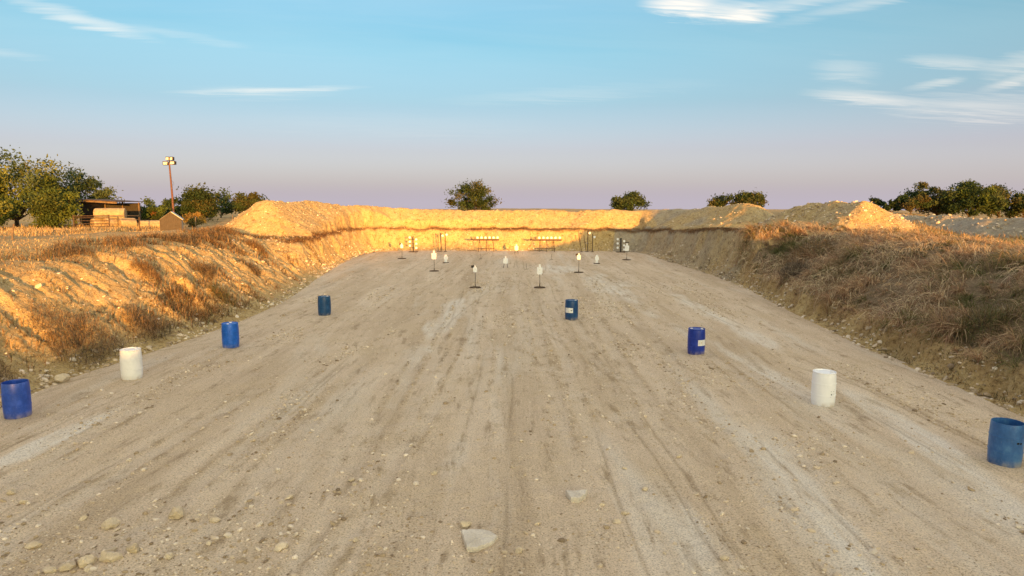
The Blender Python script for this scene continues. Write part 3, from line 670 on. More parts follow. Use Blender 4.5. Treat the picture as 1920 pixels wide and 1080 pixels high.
for k, (x, y, w, lab) in enumerate([(-5.82, 9.33, .25, 'roundish tan stone at the centre of the stone cluster in the bottom left corner'),
                            (-6.12, 9.25, .23, 'yellowish stone at the left of the stone cluster in the bottom left corner'),
                            (-5.62, 9.58, .19, 'yellow-tan upright stone at the right of the cluster in the bottom left corner'),
                            (-6.45, 10.38, .24, 'flat oblong stone beyond the bottom left stone cluster'),
                            (-5.55, 10.72, .27, 'angular stone with a raised end, beyond and right of the bottom left cluster'),
                            (-3.46, 9.67, .18, 'white bean-shaped stone on its own between the left cluster and the flat slab'),
                            (-13.0, 19.3, .42, 'pale block of stone at the foot of the left bank between blue and white barrels')]):
    rock(x, y, w, w * .72, w * .62, k * 1.3, lab, None, k, z=(None if k < 6 else .06))
for k, (x, y, w) in enumerate([(-5.95, 9.55, .14), (-6.3, 9.1, .20), (-6.5, 9.05, .17), (-5.2, 10.75, .13), (-4.85, 10.6, .16), (-7.2, 9.7, .2), (-7.6, 9.2, .18), (-6.0, 9.1, .12), (-5.0, 9.4, .13), (-4.6, 9.8, .1),
                                (-2.4, 9.9, .1), (-.75, 10.45, .2), (.42, 10.5, .12), (.1, 9.6, .11), (1.9, 10.9, .12), (1.7, 10.6, .13), (1.55, 11.2, .1), (-8.4, 11.2, .14), (-8.9, 11.6, .18), (-1.5, 12.6, .12),
                                (-3.0, 12.2, .13), (-2.9, 12.0, .1), (2.4, 11.8, .11), (2.2, 12.8, .11), (3.4, 13.4, .12), (-7.0, 10.6, .12), (.2, 14.4, .1), (-.3, 9.1, .1), (3.1, 9.4, .12), (-3.9, 11.4, .13)]):
    rock(x, y, w, w * random.uniform(.55, .85), w * random.uniform(.4, .6), random.uniform(0, 6), 'small loose pale stone among the gravel of the near pit floor', ROCK_GROUP, k)

# ------------------------------------------------------------------ grasses
def grass(name, P, length, lean, width, col, label, bias=None, bend=1.0):
    n = len(P); az = rng.uniform(0, 2 * math.pi, n)
    if bias is not None:
        az = bias + rng.normal(0, .9, n)
    v, f, c = blades(P, length, az, lean, width, col, bend)
    return tag(obj(name, mesh_np(name, v, f, colors=c, smooth=True), M_BLADE), label, 'grass', kind='stuff')
iR46 = int(np.argmax((PX > 0) & (PY < 47) & (ts > ts[iR0])))
P, d = land_points(150000, iR46, iE, .75, 10.5, lambda P, d: rng.uniform(0, 1, len(P)) < np.clip(.60 + 1.1 * fbm(P[:, 0] * .9, P[:, 1] * .9, 3, 501), .05, 1) * np.clip((d['s'] - .6) * 1.2, .1, 1))
cell = .62; cxi = np.floor(P[:, 0] / cell); cyi = np.floor(P[:, 1] / cell)
tx_ = (cxi + .5 + .8 * (_hash(cxi, cyi, 601) - .5)) * cell; ty_ = (cyi + .5 + .8 * (_hash(cxi, cyi, 602) - .5)) * cell; pull = .62 * (_hash(cxi, cyi, 603) > .2)
dxp = (tx_ - P[:, 0]) * pull; P[:, 0] += dxp; P[:, 1] += (ty_ - P[:, 1]) * pull; P[:, 2] += .45 * dxp * (d['s'] < 6) - .01
fld = fbm(P[:, 0] * .45, P[:, 1] * .45, 3, 502) * .8 + .10 * (d['s'] > 6) + .55 * (_hash(cxi, cyi, 604) - .5)
col = palette(len(P), [(.17, .18, .07), (.27, .22, .10), (.38, .26, .165), (.54, .38, .225), (.42, .25, .155), (.72, .55, .34)], var=.35, field=fld)
lift = np.clip(.5 + 1.2 * fbm(P[:, 0] * .7, P[:, 1] * .7, 2, 503), .25, 1.1)
grass('tall_grass', P, rng.uniform(.4, 1.05, len(P)) * lift, rng.uniform(.45, 1.5, len(P)), .008 + .0005 * P[:, 1] * rng.uniform(.5, 1.2, len(P)), col, 'tall tangled brown and green grass over the right bank', bias=math.pi * 1.05)
P, d = land_points(22000, iR46, iE, 1.0, 10.0, lambda P, d: rng.uniform(0, 1, len(P)) < np.clip(.25 + 2.2 * fbm(P[:, 0] * .55, P[:, 1] * .55, 3, 505), .0, 1))
grass('straw_stalks', P, rng.uniform(.6, 1.25, len(P)), rng.uniform(.7, 1.75, len(P)), .007 + .0005 * P[:, 1], palette(len(P), [(.62, .49, .30), (.46, .32, .20), (.74, .61, .40), (.34, .21, .15)], [.35, .25, .25, .15], .2), 'long arching straw stalks tangled over the right bank', bias=math.pi * 1.1, bend=1.15)
P, d = land_points(40000, iR46 - 60, iE, 9.5, 34, lambda P, d: rng.uniform(0, 1, len(P)) < np.clip(.5 + 1.5 * fbm(P[:, 0] * .3, P[:, 1] * .3, 3, 511), .05, 1))
fld = fbm(P[:, 0] * .2, P[:, 1] * .2, 3, 512)
grass('plateau_grass', P, rng.uniform(.12, .38, len(P)), rng.uniform(.2, 1.0, len(P)), .02 + .0006 * P[:, 1], palette(len(P), [(.14, .16, .04), (.30, .20, .09), (.42, .28, .13), (.44, .31, .16), (.46, .34, .18)], var=.25, field=fld), 'short sunlit dry grass on the right plateau')
iL0 = iy14
P, d = land_points(60000, iL0, iL1 - 100, 4.6, 40, lambda P, d: (d['pile'] < .05) & (rng.uniform(0, 1, len(P)) < np.clip(.28 + 1.9 * fbm(P[:, 0] * .22, P[:, 1] * .22, 3, 521) + .4 * (d['s'] > 16), .02, 1)))
grass('field_grass', P, rng.uniform(.05, .14, len(P)) * (1 + 2.2 * (d['s'] > 20)), rng.uniform(.1, .9, len(P)), .018 + .0006 * P[:, 1], palette(len(P), [(.34, .23, .11), (.50, .37, .19), (.56, .43, .24), (.42, .27, .13), (.24, .22, .09)], [.15, .3, .35, .15, .05], .25), 'golden dry grass on the left plateau and field')
# brown weeds in the rills and along both edges of the left bank
def lk(P, d):
    t_ = P[:, 1]; q = fbm(t_ * 1.15, d['s'] * .2, 3, 31)
    rim_ = np.exp(-((d['s'] - 5.4) / 1.0) ** 2) * (.02 + .75 * np.clip(fbm(P[:, 0] * .35, P[:, 1] * .3, 3, 531) + .15, 0, 1))
    toe_ = np.exp(-((d['s'] - 1.7) / .9) ** 2) * (P[:, 1] < 34) * (.10 + 2.0 * np.clip(fbm(P[:, 0] * .4, P[:, 1] * .35, 3, 532) + .1, 0, 1))
    ril_ = .9 * np.clip(-q * 1.7 - .05, 0, 1) * (.35 + fbm(P[:, 0] * .8, P[:, 1] * .8, 2, 533))
    return rng.uniform(0, 1, len(P)) < rim_ + toe_ + ril_
P, d = land_points(110000, iL0, int(np.argmax(PY > 52)), .5, 8.0, lk)
grass('bank_weeds', P, rng.uniform(.12, .42, len(P)), rng.uniform(.1, 1.1, len(P)), .010 + .0006 * P[:, 1], palette(len(P), [(.19, .12, .06), (.28, .17, .08), (.13, .09, .05), (.42, .29, .14), (.13, .13, .05)], [.3, .3, .2, .12, .08], .3), 'brown dry weeds in the gullies and along the edges of the left bank')
# roots and tufts hanging on the topsoil seam
P, d = land_points(60000, int(np.argmax(PY > 46)), iR46, 1.3, 2.6, lambda P, d: (d['soil'] > .35) & (rng.uniform(0, 1, len(P)) < .5))
grass('seam_tufts', P, rng.uniform(.08, .26, len(P)), rng.uniform(.6, 2.4, len(P)), .045, palette(len(P), [(.13, .065, .03), (.24, .12, .05), (.30, .18, .08)], None, .3), 'dark roots and tufts along the topsoil seam under the berm')
P, d = land_points(30000, iR46 - 220, iE, .2, 1.6, lambda P, d: rng.uniform(0, 1, len(P)) < np.clip(.1 + fbm(P[:, 0] * .9, P[:, 1] * .6, 3, 541), 0, .5))
grass('scarp_tufts', P, rng.uniform(.06, .22, len(P)), rng.uniform(.3, 1.3, len(P)), .02, palette(len(P), [(.16, .12, .06), (.22, .15, .08), (.12, .12, .05)], None, .3), 'sparse tufts on the crumbling scarp at the foot of the right bank')

# dry shrubs, each a thing: stems and twiggy crown
def shrub(x, y, r, h, cols, label, group, n=1300, dens=1.0):
    z = ground_z(x, y); e = empty('dry_shrub', (x, y, z))
    st = MB()
    for k in range(7):
        a_ = random.uniform(0, 6.28); q = random.uniform(.2, .75)
        st.tube([(0, 0, -.1), (math.cos(a_) * r * q * .4, math.sin(a_) * r * q * .4, h * .45), (math.cos(a_) * r * q, math.sin(a_) * r * q, h * random.uniform(.7, 1.05))], [.022, .015, .006], 5)
    st.build('stem', M_BARK, e)
    n = int(n * dens); ph = rng.uniform(0, 6.28, n); rr_ = r * np.sqrt(rng.uniform(0, 1, n)); hz = h * rng.uniform(.02, 1, n) * np.sqrt(np.clip(1 - (rr_ / r) ** 2 * .85, 0, 1))
    lump_ = 1 + .5 * np.sin(ph * 3 + x) * .5
    B = np.stack([rr_ * np.cos(ph) * lump_, rr_ * np.sin(ph) * lump_, hz], -1)
    gz = np.array([ground_z(x + p[0], y + p[1], z) - z for p in B[::1]]); B[:, 2] += gz
    v, f, c = blades(B, rng.uniform(.08, .34, n), ph + rng.normal(0, 1.3, n), rng.uniform(.1, 2.0, n), .006 + .0004 * y * rng.uniform(.5, 1.2, n), palette(n, cols, None, .35))
    obj('twigs', mesh_np('twigs', v, f, colors=c), M_BLADE, e)
    return tag(e, label, 'shrub', group)
BR = [(.14, .10, .055), (.22, .15, .08), (.33, .235, .13), (.11, .085, .055)]; RD = [(.27, .165, .075), (.36, .24, .12), (.20, .125, .06)]; GY = [(.15, .12, .085), (.22, .17, .12), (.11, .09, .06)]; GR = [(.11, .12, .045), (.16, .14, .06), (.24, .16, .08)]
shrub(-14.0, 21.6, 1.15, .75, BR + GY + RD[:1], 'big dark twiggy shrub on the left bank behind the white barrel', None, 2600)
shrub(-14.0, 17.6, .6, .45, GY, 'small grey bush just above the leftmost blue barrel', None, 900)
shrub(-13.4, 24.6, .7, .5, BR + GY, 'dark twiggy shrub at the foot of the left bank, right of the biggest one', None, 1200)
shrub(-15.4, 18.6, .9, .55, GY + BR[:1], 'greyish brown shrub on the left bank behind the leftmost blue barrel', None, 2000)
for (x, y, r, h, c) in [(-17.6, 31, .8, .32, RD), (-17.9, 27.5, .8, .32, BR), (-17.4, 35.5, .8, .35, BR), (-17.2, 38.5, .7, .3, RD), (-18.4, 41.5, .9, .4, RD), (-18.6, 44.5, .8, .4, RD), (-16.2, 43.4, .6, .4, RD), (-15.2, 28.4, .5, .4, RD), (-14.7, 32.5, .5, .4, BR), (-13.3, 30.8, .55, .45, GR), (-14.6, 38, .5, .35, BR)]:
    shrub(x, y, r, h, c, 'small dry brown bush growing on the sunlit left bank', 'small bushes on the left bank', 900)
for (x, y, r, h, c, lab) in [(17.2, 39.5, 1.2, 1.0, RD + GY[:1], 'tall rust-coloured weeds on the right bank below the pointed spoil heap'), (15.2, 36.5, .9, .8, GY, 'bare grey twiggy bush overhanging the right cut wall'), (14.3, 20.5, .8, .6, GR, 'greenish bush on the right bank above the scarp, near the right end of the barrels')]:
    shrub(x, y, r, h, c, lab, None, 1900)

# ------------------------------------------------------------------ trees
def tree(name, x, y, h, rx, ry, label, cat='tree', group=None, n=6000, leaf=.13, cols=None, trunk_h=.25, wisp=.0, clumps=34, z=None, low=.0, part=('trunk', 'crown')):
    z = ground_z(x, y, 3.0) if z is None else z
    e = empty(name, (x, y, z)); r_ = np.random.default_rng(int(abs(x) * 100 + y * 7) % 100000)
    cz = h * (trunk_h + (1 - trunk_h) * .5); hz = h * (1 - trunk_h) * .5
    # clump centres through the crown volume, biased outwards, uneven outline
    cl = []
    while len(cl) < clumps:
        v = r_.normal(size=3); v /= np.linalg.norm(v); q = r_.uniform(.25, 1) ** .5
        if v[2] < -.55 + low: continue
        cl.append((v[0] * rx * q * r_.uniform(.65, 1.15), v[1] * ry * q * r_.uniform(.75, 1.05), cz + v[2] * hz * q * r_.uniform(.70, 1.10)))
    cl = np.array(cl)
    b = MB(); fork = (0, 0, h * trunk_h * .9); r0 = .035 * h
    b.tube([(0, 0, -.2), (r_.normal(0, .05), r_.normal(0, .05), h * trunk_h * .5), fork], [r0 * 1.25, r0, r0 * .8], 7)
    for c in cl[:14]:
        m_ = np.array(fork) * .5 + c * .5 + r_.normal(0, .12, 3) * np.array([rx, ry, hz]) * .3
        b.tube([fork, m_, c], [r0 * .5, r0 * .28, r0 * .08], 5, cap=False)
    b.build(part[0], M_BARK, e, smooth=True)
    per = n // clumps; pts = []; tone = []
    cols = np.array(cols or [(.055, .075, .022), (.085, .10, .03), (.13, .125, .04)])
    for k, c in enumerate(cl):
        sg = min(rx, hz) * r_.uniform(.10, .30); p = r_.normal(size=(per, 3)) * np.array([sg * 1.15, sg * 1.15, sg * .8])
        if wisp:
            a_ = c - np.array((0, 0, cz)); a_ = a_ / (np.linalg.norm(a_) + 1e-6) + np.array([.35, 0, .35]); u_ = r_.uniform(-.3, 1.6, (per, 1)) ** 1.0
            p = p * (1 - .35 * np.clip(u_, 0, 1)) + a_ * u_ * sg * wisp
        pts.append(c + p); tone.append(np.clip(cols[r_.integers(len(cols))] * r_.uniform(.75, 1.25) * r_.uniform(.75, 1.25, (per, 1)), 0, 1))
    pts = np.vstack(pts); tone = np.vstack(tone)
    k = pts[:, 2] > .08
    v, f, c = leaf_cards(pts[k], leaf, tone[k])
    obj(part[1], mesh_np(part[1], v, f, colors=c, smooth=False), M_LEAF, e)
    return tag(e, label, cat, group)
OAK = [(.032, .056, .020), (.045, .072, .024), (.065, .085, .030), (.085, .085, .032)]
YEL = [(.075, .105, .022), (.11, .14, .030), (.14, .155, .038), (.055, .08, .022)]
MSQ = [(.045, .075, .032), (.065, .10, .042), (.09, .12, .05)]
tree('hackberry_tree', -42.6, 59, 5.3, 3.7, 3.3, 'tallest loose-crowned tree at the far left edge', n=15000, leaf=.15, cols=YEL[:3] + MSQ, trunk_h=.12, wisp=1.5, clumps=60, low=-.4)
tree('hackberry_tree', -46.5, 56, 5.1, 3.5, 3.3, 'yellow-green tree cut off by the left edge of the picture', n=10000, leaf=.15, cols=YEL, trunk_h=.12, wisp=1.2, clumps=46, low=-.4)
tree('mesquite_tree', -42.0, 66, 4.4, 3.0, 2.9, 'dark feathery tree rising behind the open hay shelter', n=12000, leaf=.14, cols=MSQ, trunk_h=.15, wisp=1.7, clumps=46, low=-.3)
tree('leafy_bush', -37.6, 56.3, 3.3, 1.9, 1.7, 'yellow-green bush at the left end of the pipe gate', 'bush', n=7000, leaf=.13, cols=YEL, trunk_h=.05, clumps=34, low=-.6, part=('stem', 'foliage'))
tree('leafy_bush', -41.5, 54, 2.6, 2.4, 1.7, 'olive bush in front of the tallest tree at far left', 'bush', n=7000, leaf=.13, cols=YEL + OAK[:1], trunk_h=.05, clumps=34, low=-.6, part=('stem', 'foliage'))
tree('leafy_bush', -35.4, 66, 1.9, 1.7, 1.4, 'rust and green bush just right of the hay shelter', 'bush', n=4000, leaf=.14, cols=YEL + [(.2, .10, .04)], trunk_h=.05, clumps=24, low=-.6, part=('stem', 'foliage'))
tree('leafy_bush', -37.5, 74, 2.6, 2.7, 1.7, 'low wide bush to the left of the lamp pole', 'bush', n=5000, leaf=.16, cols=MSQ + OAK[:2], trunk_h=.08, clumps=30, low=-.5, wisp=1.2, part=('stem', 'foliage'))
tree('leafy_bush', -36.8, 82, 2.0, 1.8, 1.6, 'dark low bush behind the foot of the lamp pole', 'bush', n=3500, leaf=.17, cols=OAK, trunk_h=.08, clumps=24, low=-.5, part=('stem', 'foliage'))
tree('oak_tree', -34.2, 75, 3.9, 2.0, 1.8, 'round dark green tree to the right of the lamp pole', n=8500, leaf=.16, cols=OAK, trunk_h=.12, clumps=44, low=-.4)
tree('oak_tree', -35.4, 92, 3.4, 2.9, 2.2, 'low dark tree behind the left end of the earth berm', n=5500, leaf=.19, cols=OAK, trunk_h=.12, clumps=36, low=-.3)
tree('leafy_bush', -39.0, 92, 3.0, 1.9, 1.6, 'sparse bush between the two round trees left of the berm', 'bush', n=2600, leaf=.18, cols=MSQ, trunk_h=.1, clumps=20, low=-.3, wisp=1.4, part=('stem', 'foliage'))
tree('leafy_bush', -29.6, 64, 1.5, .9, .8, 'small rusty bush standing just right of the metal shed', 'bush', n=1800, leaf=.13, cols=[(.22, .15, .05), (.15, .13, .04)], trunk_h=.05, clumps=14, low=-.6, part=('stem', 'foliage'))
tree('oak_tree', -6.2, 106, 4.9, 3.7, 3.0, 'domed tree standing behind the middle of the back berm', n=9000, leaf=.17, cols=OAK, trunk_h=.08, clumps=60, wisp=.8, low=-.4)
tree('oak_tree', 19.6, 114, 3.7, 3.1, 2.6, 'dark green tree peeping over the right end of the back berm', n=6500, leaf=.21, cols=OAK[:3], trunk_h=.15, clumps=40)
tree('oak_tree', 36.5, 106, 3.7, 3.6, 2.4, 'wide low tree crown above the right-hand spoil ridge', n=6000, leaf=.2, cols=OAK, trunk_h=.2, clumps=42)
tree('oak_tree', 32.6, 107, 3.2, 1.5, 1.2, 'small thin crown at the left end of the wide low tree', n=1800, leaf=.2, cols=OAK, trunk_h=.2, clumps=16)
tree('oak_tree', 48.6, 92, 2.0, .9, .8, 'tiny sapling right behind the pointed spoil heap', n=900, leaf=.18, cols=OAK, trunk_h=.3, clumps=9)
for (px, yy, top, rx, lab, cc) in [(1668, 84, 383, 1.1, 'thin sparse tree at the left end of the right-hand grove', MSQ), (1703, 83, 364, 1.9, 'reddish tinged open tree, second from the left in the right-hand grove', OAK + [(.10, .08, .035)]),
                                 (1752, 86, 345, 3.0, 'tallest open-branched tree in the right-hand grove', OAK), (1812, 82, 347, 2.9, 'dense green tree in the middle of the right-hand grove', OAK[:3] + YEL[:1]),
                                 (1868, 86, 350, 2.6, 'olive tree right of the middle of the right-hand grove', OAK), (1915, 85, 364, 2.3, 'dark tree at the right edge of the picture in the grove', OAK), (1965, 86, 358, 2.6, 'tree of the grove just beyond the right picture edge', OAK)]:
    X = (px - 960) / 1280 * yy; zt = 5.2 + (378 - top) / 1280 * yy; zg = ground_z(X, yy, 3.1)
    tree('oak_tree', X, yy, zt - zg + .02, rx * 1.3, rx, lab, group='trees of the right-hand grove', n=int(3400 * rx), leaf=.17, cols=cc, trunk_h=.10, clumps=int(10 + 12 * rx), low=-.35, wisp=.5)

# ------------------------------------------------------------------ barrels
def plastic(name, col, scuff=.25, fade=None, deep=.7):
    m, t, b = new_mat(name); tcn = N(t, 'ShaderNodeTexCoord').outputs['Object']
    n1 = noise(t, mapping(t, tcn, (3, 3, 2)), 2.0, 6, .65); n2 = noise(t, mapping(t, tcn, (30, 30, 6)), 1.5, 5, .7)
    fd = fade or tuple(min(1, c * 1.5 + .03) for c in col); dk = tuple(c * deep for c in col)
    c = ramp(t, n1, [(.28, dk), (.5, col), (.78, fd)]).outputs[0]
    dirt = ramp(t, n2, [(.60, (0, 0, 0)), (.80, (scuff,) * 3)]).outputs[0]
    c = mix_n(t, dirt, c, (.42, .36, .28))
    # mud splashed up from the ground
    zc = N(t, 'ShaderNodeSeparateXYZ'); L(t, tcn, zc.inputs[0])
    mud = math_n(t, 'MULTIPLY', ramp(t, zc.outputs[2], [(.02, (.75,) * 3), (.16, (0, 0, 0))]).outputs[0], ramp(t, n1, [(.35, (0, 0, 0)), (.7, (1, 1, 1))]).outputs[0])
    c = mix_n(t, mud, c, (.42, .33, .22))
    L(t, c, b.inputs['Base Color']); b.inputs['Roughness'].default_value = .42; b.inputs['Specular IOR Level'].default_value = .4
    bump(t, b, n1, .2, .008); return m
M_STICK = plain('sticker_paper', (.78, .77, .74), .6, 0, .06, 12); M_INK = plain('black_ink', (.02, .02, .02), .6, 0, .05); M_PRINT = plain('grey_print', (.42, .42, .44), .6, 0, .1); M_TAN = plain('tan_print', (.62, .50, .34), .6, 0, .1)
M_BUNG = plain('white_bung', (.78, .78, .76), .5, 0, .05); M_HOLE = plain('dark_hole', (.012, .012, .014), .9, 0, .05)
HB, RB = .885, .293
def patch(u0, u1, z0, z1, off, nseg=10):
    """curved piece hugging the barrel wall; angle 0 faces local -y"""
    V = []; F = []; zs = (z0, (z0 + z1) / 2, z1)
    for k in range(nseg + 1):
        a_ = u0 + (u1 - u0) * k / nseg
        for z in zs:
            r_ = barrel_r(z) + off; V.append((r_ * math.sin(a_), -r_ * math.cos(a_), z))
    for k in range(nseg):
        for q in range(2): i_ = k * 3 + q; F.append((i_, i_ + 3, i_ + 4, i_ + 1))
    return V, F
BODY = [(.262, .0), (.274, .008), (.281, .03), (.284, .10), (.289, .20), (.2905, .288), (.2975, .291), (.2975, .303), (.2905, .306), (.2925, .44), (.2905, .585), (.2975, .589), (.2975, .601), (.2905, .604), (.288, .70), (.283, .79), (.276, .835), (.268, .852)]
def barrel_r(z): return float(np.interp(z, [p[1] for p in BODY], [p[0] for p in BODY])) + .003
def barrel(x, y, mat, label, opened=False, bungs=True, rot=0.0, stick=None, tilt=0.0):
    e = empty('barrel', (x, y, fz(x, y) - .012), math.atan2(x, y) * -1.0 + rot)   # local -y looks at the viewer's side
    e.rotation_euler.z = math.atan2(-x, y) + rot
    if tilt: e.rotation_euler.x = tilt
    m = MB()
    if opened:
        prof = [p for p in BODY if p[1] < .83] + [(.277, .852), (.2735, .866), (.268, .866), (.270, .84), (.276, .78), (.284, .6), (.286, .44), (.284, .2), (.276, .04), (.0, .035)]
        m.lathe(prof, 48, cap=False); m.add([(.262 * math.cos(2 * math.pi * k / 48), .262 * math.sin(2 * math.pi * k / 48), .001) for k in range(48)], [tuple(range(47, -1, -1))])
        m.build('body', mat, e, smooth=True)
    else:
        m.lathe(BODY + [(.262, .853)], 48); m.build('body', mat, e, smooth=True)
        rm = MB(); rm.lathe([(.262, .846), (.279, .851), (.283, .862), (.283, .878), (.278, .885), (.270, .885), (.267, .876), (.267, .850)], 48, cap=False); rm.build('rim', mat, e, smooth=True)
        ld = MB(); ld.lathe([(.268, .854), (.255, .866), (.12, .871), (.0, .872)], 40, cap=False); lid = ld.build('lid', mat, e, smooth=True)
        if bungs:
            for sx, mm in ((.17, M_BUNG), (-.17, M_BUNG if bungs == 2 else mat)):
                b_ = MB(); b_.lathe([(.045, .862), (.045, .885), (.038, .890), (.0, .890)], 16, (sx, .02, 0), cap=False); b_.build('bung', mm, lid, smooth=True)
    if stick:
        u0, u1, z0, z1, kind = stick; v, f = patch(u0, u1, z0, z1, .0012)
        if kind != 'marks':
            st = MB().add(v, f).build('label_sticker', M_STICK, e, smooth=True)
        else: st = e
        def mark(pts, mt, nm='print'):
            """flat print: outline in (angle, z) on the wall"""
            q = MB(); V = []
            for (a_, z) in pts: r_ = barrel_r(z) + .0022; V.append((r_ * math.sin(a_), -r_ * math.cos(a_), z))
            q.add(V, [tuple(range(len(V)))]).build(nm, mt, st)
        def bar(a0, a1, z, h, mt): 
            k_ = 5; mark([(a0 + (a1 - a0) * i_ / k_, z) for i_ in range(k_ + 1)] + [(a1 - (a1 - a0) * i_ / k_, z + h) for i_ in range(k_ + 1)], mt)
        if kind == 'corrosive':
            for (da, dz) in [[(-.17, .028), (-.09, .020), (-.03, .012), (.0, .016), (.06, .012), (.12, .024), (.17, .030), (.10, -.002), (.04, -.028), (-.02, -.030), (-.08, .0)]] if False else []: pass
            o_ = [(-.19, .030), (-.10, .018), (-.02, .010), (.05, .014), (.11, .026), (.18, .030), (.12, .0), (.05, -.026), (-.02, -.032), (-.09, -.004)]
            mark([(-.03 + a_, .452 + z) for a_, z in o_][::-1], M_INK, 'symbol')
            for k_ in range(7): bar(-.98, -.42 + .06 * (k_ % 3), .36 + k_ * .024, .007, M_PRINT)
            bar(-.28, -.18, .405, .012, M_TAN)
        elif kind == 'table':
            for k_ in range(5): bar(u0 + .12, u1 - .5 - .1 * (k_ % 2), z0 + .03 + k_ * .03, .010, M_TAN if k_ % 2 else M_PRINT)
            bar(u0 + .35, u0 + .5, .42, .03, M_TAN)
        elif kind == 'marks':
            mark([(.69 + .055 * math.cos(k_ / 12 * 6.283), .345 + .018 * math.sin(k_ / 12 * 6.283)) for k_ in range(12)], M_INK, 'symbol')
            bar(.60, .72, .415, .006, M_PRINT); bar(.62, .70, .428, .006, M_PRINT); bar(.86, .99, .42, .007, M_INK); bar(.95, 1.02, .465, .008, M_PRINT); bar(.93, .99, .345, .012, M_PRINT); bar(.58, .70, .27, .005, M_PRINT)
    if opened == 2:
        for (a0, w_, z) in ((.72, .10, .515), (.93, .09, .508)):
            q = MB(); V = []
            for k_ in range(10):
                a_ = a0 + w_ * math.cos(k_ / 10 * 6.283); z_ = z + .022 * math.sin(k_ / 10 * 6.283) * (1.2 if k_ % 2 else .9); r_ = barrel_r(z_) + .002; V.append((r_ * math.sin(a_), -r_ * math.cos(a_), z_))
            q.add(V, [tuple(range(10))]).build('bullet_hole', M_HOLE, e)
    return tag(e, label, 'barrel', 'plastic barrels standing on the pit floor')
B1 = plastic('blue_plastic_cobalt', (.022, .075, .40), .30); B3 = plastic('blue_plastic_bright', (.006, .105, .50), .28); B4 = plastic('blue_plastic_teal', (.005, .055, .155), .12); B5 = plastic('blue_plastic_navy', (.004, .05, .16), .12)
B6 = plastic('blue_plastic_royal', (.006, .03, .28), .12); B8 = plastic('blue_plastic_faded', (.035, .125, .33), .3, (.09, .23, .42)); W2 = plastic('white_plastic_dirty', (.84, .83, .81), .10, (.87, .86, .85), .86); W7 = plastic('white_plastic_clean', (.88, .88, .89), .05, (.90, .90, .91), .94)
barrel(-12.04, 16.12, B1, 'cobalt blue open-topped barrel at the left picture edge', opened=1)
barrel(-11.27, 19.77, W2, 'dirty white barrel with a ribbed rim at the foot of the left bank', rot=.5)
barrel(-10.15, 24.2, B3, 'bright blue closed barrel with white bungs, nearest the rubble on the left', bungs=2, rot=1.3)
barrel(-8.64, 31.09, B4, 'dark teal blue barrel without a sticker, farthest on the left side', rot=.4)
barrel(2.65, 30.01, B5, 'dark blue barrel with a white sticker and black symbol, near the middle', stick=(-1.12, .22, .34, .56, 'corrosive'), rot=0)
barrel(6.32, 22.99, B6, 'royal blue barrel with white bungs and a white sticker on its right side', bungs=2, stick=(.2, 1.35, .33, .53, 'table'))
barrel(8.06, 17.19, W7, 'clean white barrel with small black print on its right side', stick=(.5, 1.1, .2, .5, 'marks'), rot=0)
barrel(9.85, 13.12, B8, 'faded blue open-topped barrel with two dark holes, at the right edge', opened=2)

# ------------------------------------------------------------------ steel targets
M_TGT = plain('white_target_paint', (.82, .82, .82), .55, 0, .05, 14); M_RUST = plain('rusty_steel', (.095, .060, .038), .8, .3, .35, 10); M_DARK = plain('dark_steel', (.045, .040, .036), .7, .4, .3, 10); M_RUSTO = plain('rusted_beam', (.11, .07, .045), .85, .1, .3, 6)
def silhouette(w, h):
    """outline of a torso-and-head plate, base at z=0"""
    a_ = w / 2
    return [(-a_ * .72, 0), (a_ * .72, 0), (a_, h * .12), (a_, h * .67), (a_ * .86, h * .715), (a_ * .36, h * .72), (a_ * .36, h * .99), (a_ * .32, h), (-a_ * .32, h), (-a_ * .36, h * .99), (-a_ * .36, h * .72), (-a_ * .86, h * .715), (-a_, h * .67), (-a_, h * .12)]
def popper(h):
    r_ = [(.085, 0), (.085, .02), (.070, .25), (.072, .33), (.115, .42), (.125, .52), (.125, .66), (.105, .76), (.075, .83), (.078, .92), (.055, 1.0)]
    return [(x, z * h) for x, z in r_] + [(-x, z * h) for x, z in r_[::-1]]
def stand_target(x, y, zb, w, h, label, gong=False, top=False, face=0.0, base_r=.33):
    e = empty('steel_target', (x, y, fz(x, y)), math.atan2(-x, y) * .5 + face)
    b = MB(); b.ring(base_r, .022, .03); b.box((0, 0, .035), (base_r * 1.9, .04, .03)); b.box((0, 0, .034), (.04, base_r * 1.9, .028)); b.build('base', M_RUST, e, smooth=True)
    sk = MB(); sk.tube([(0, 0, .03), (0, 0, .24)], .028, 8); sk.build('socket', M_RUST, e, smooth=True)
    p = MB(); p.tube([(0, 0, .2), (.01, 0, zb * .6), (0, 0, zb + .14)], .016, 8); p.build('post', M_DARK, e, smooth=True)
    q = MB().prism([(a_, zb + z) for a_, z in silhouette(w, h)], -.05, -.038).build('plate', M_TGT, e)
    bl = MB(); bl.tube([(0, -.056, zb + h * .45), (0, 0, zb + h * .45)], .018, 8); bl.build('bolt', M_DARK, q, smooth=True)
    if gong:
        g_ = MB(); g_.box((-.16, .02, zb + h * .78), (.16, .05, .14), ry=.12); g_.box((-.05, .02, zb + h * .93), (.22, .05, .05)); g_.build('flag_bracket', M_DARK, e)
    if top:
        g_ = MB(); g_.box((0, .02, zb + h + .07), (.34, .06, .07)); g_.build('top_bracket', M_DARK, e)
    return tag(e, label, 'target', 'white steel targets on the pit floor')
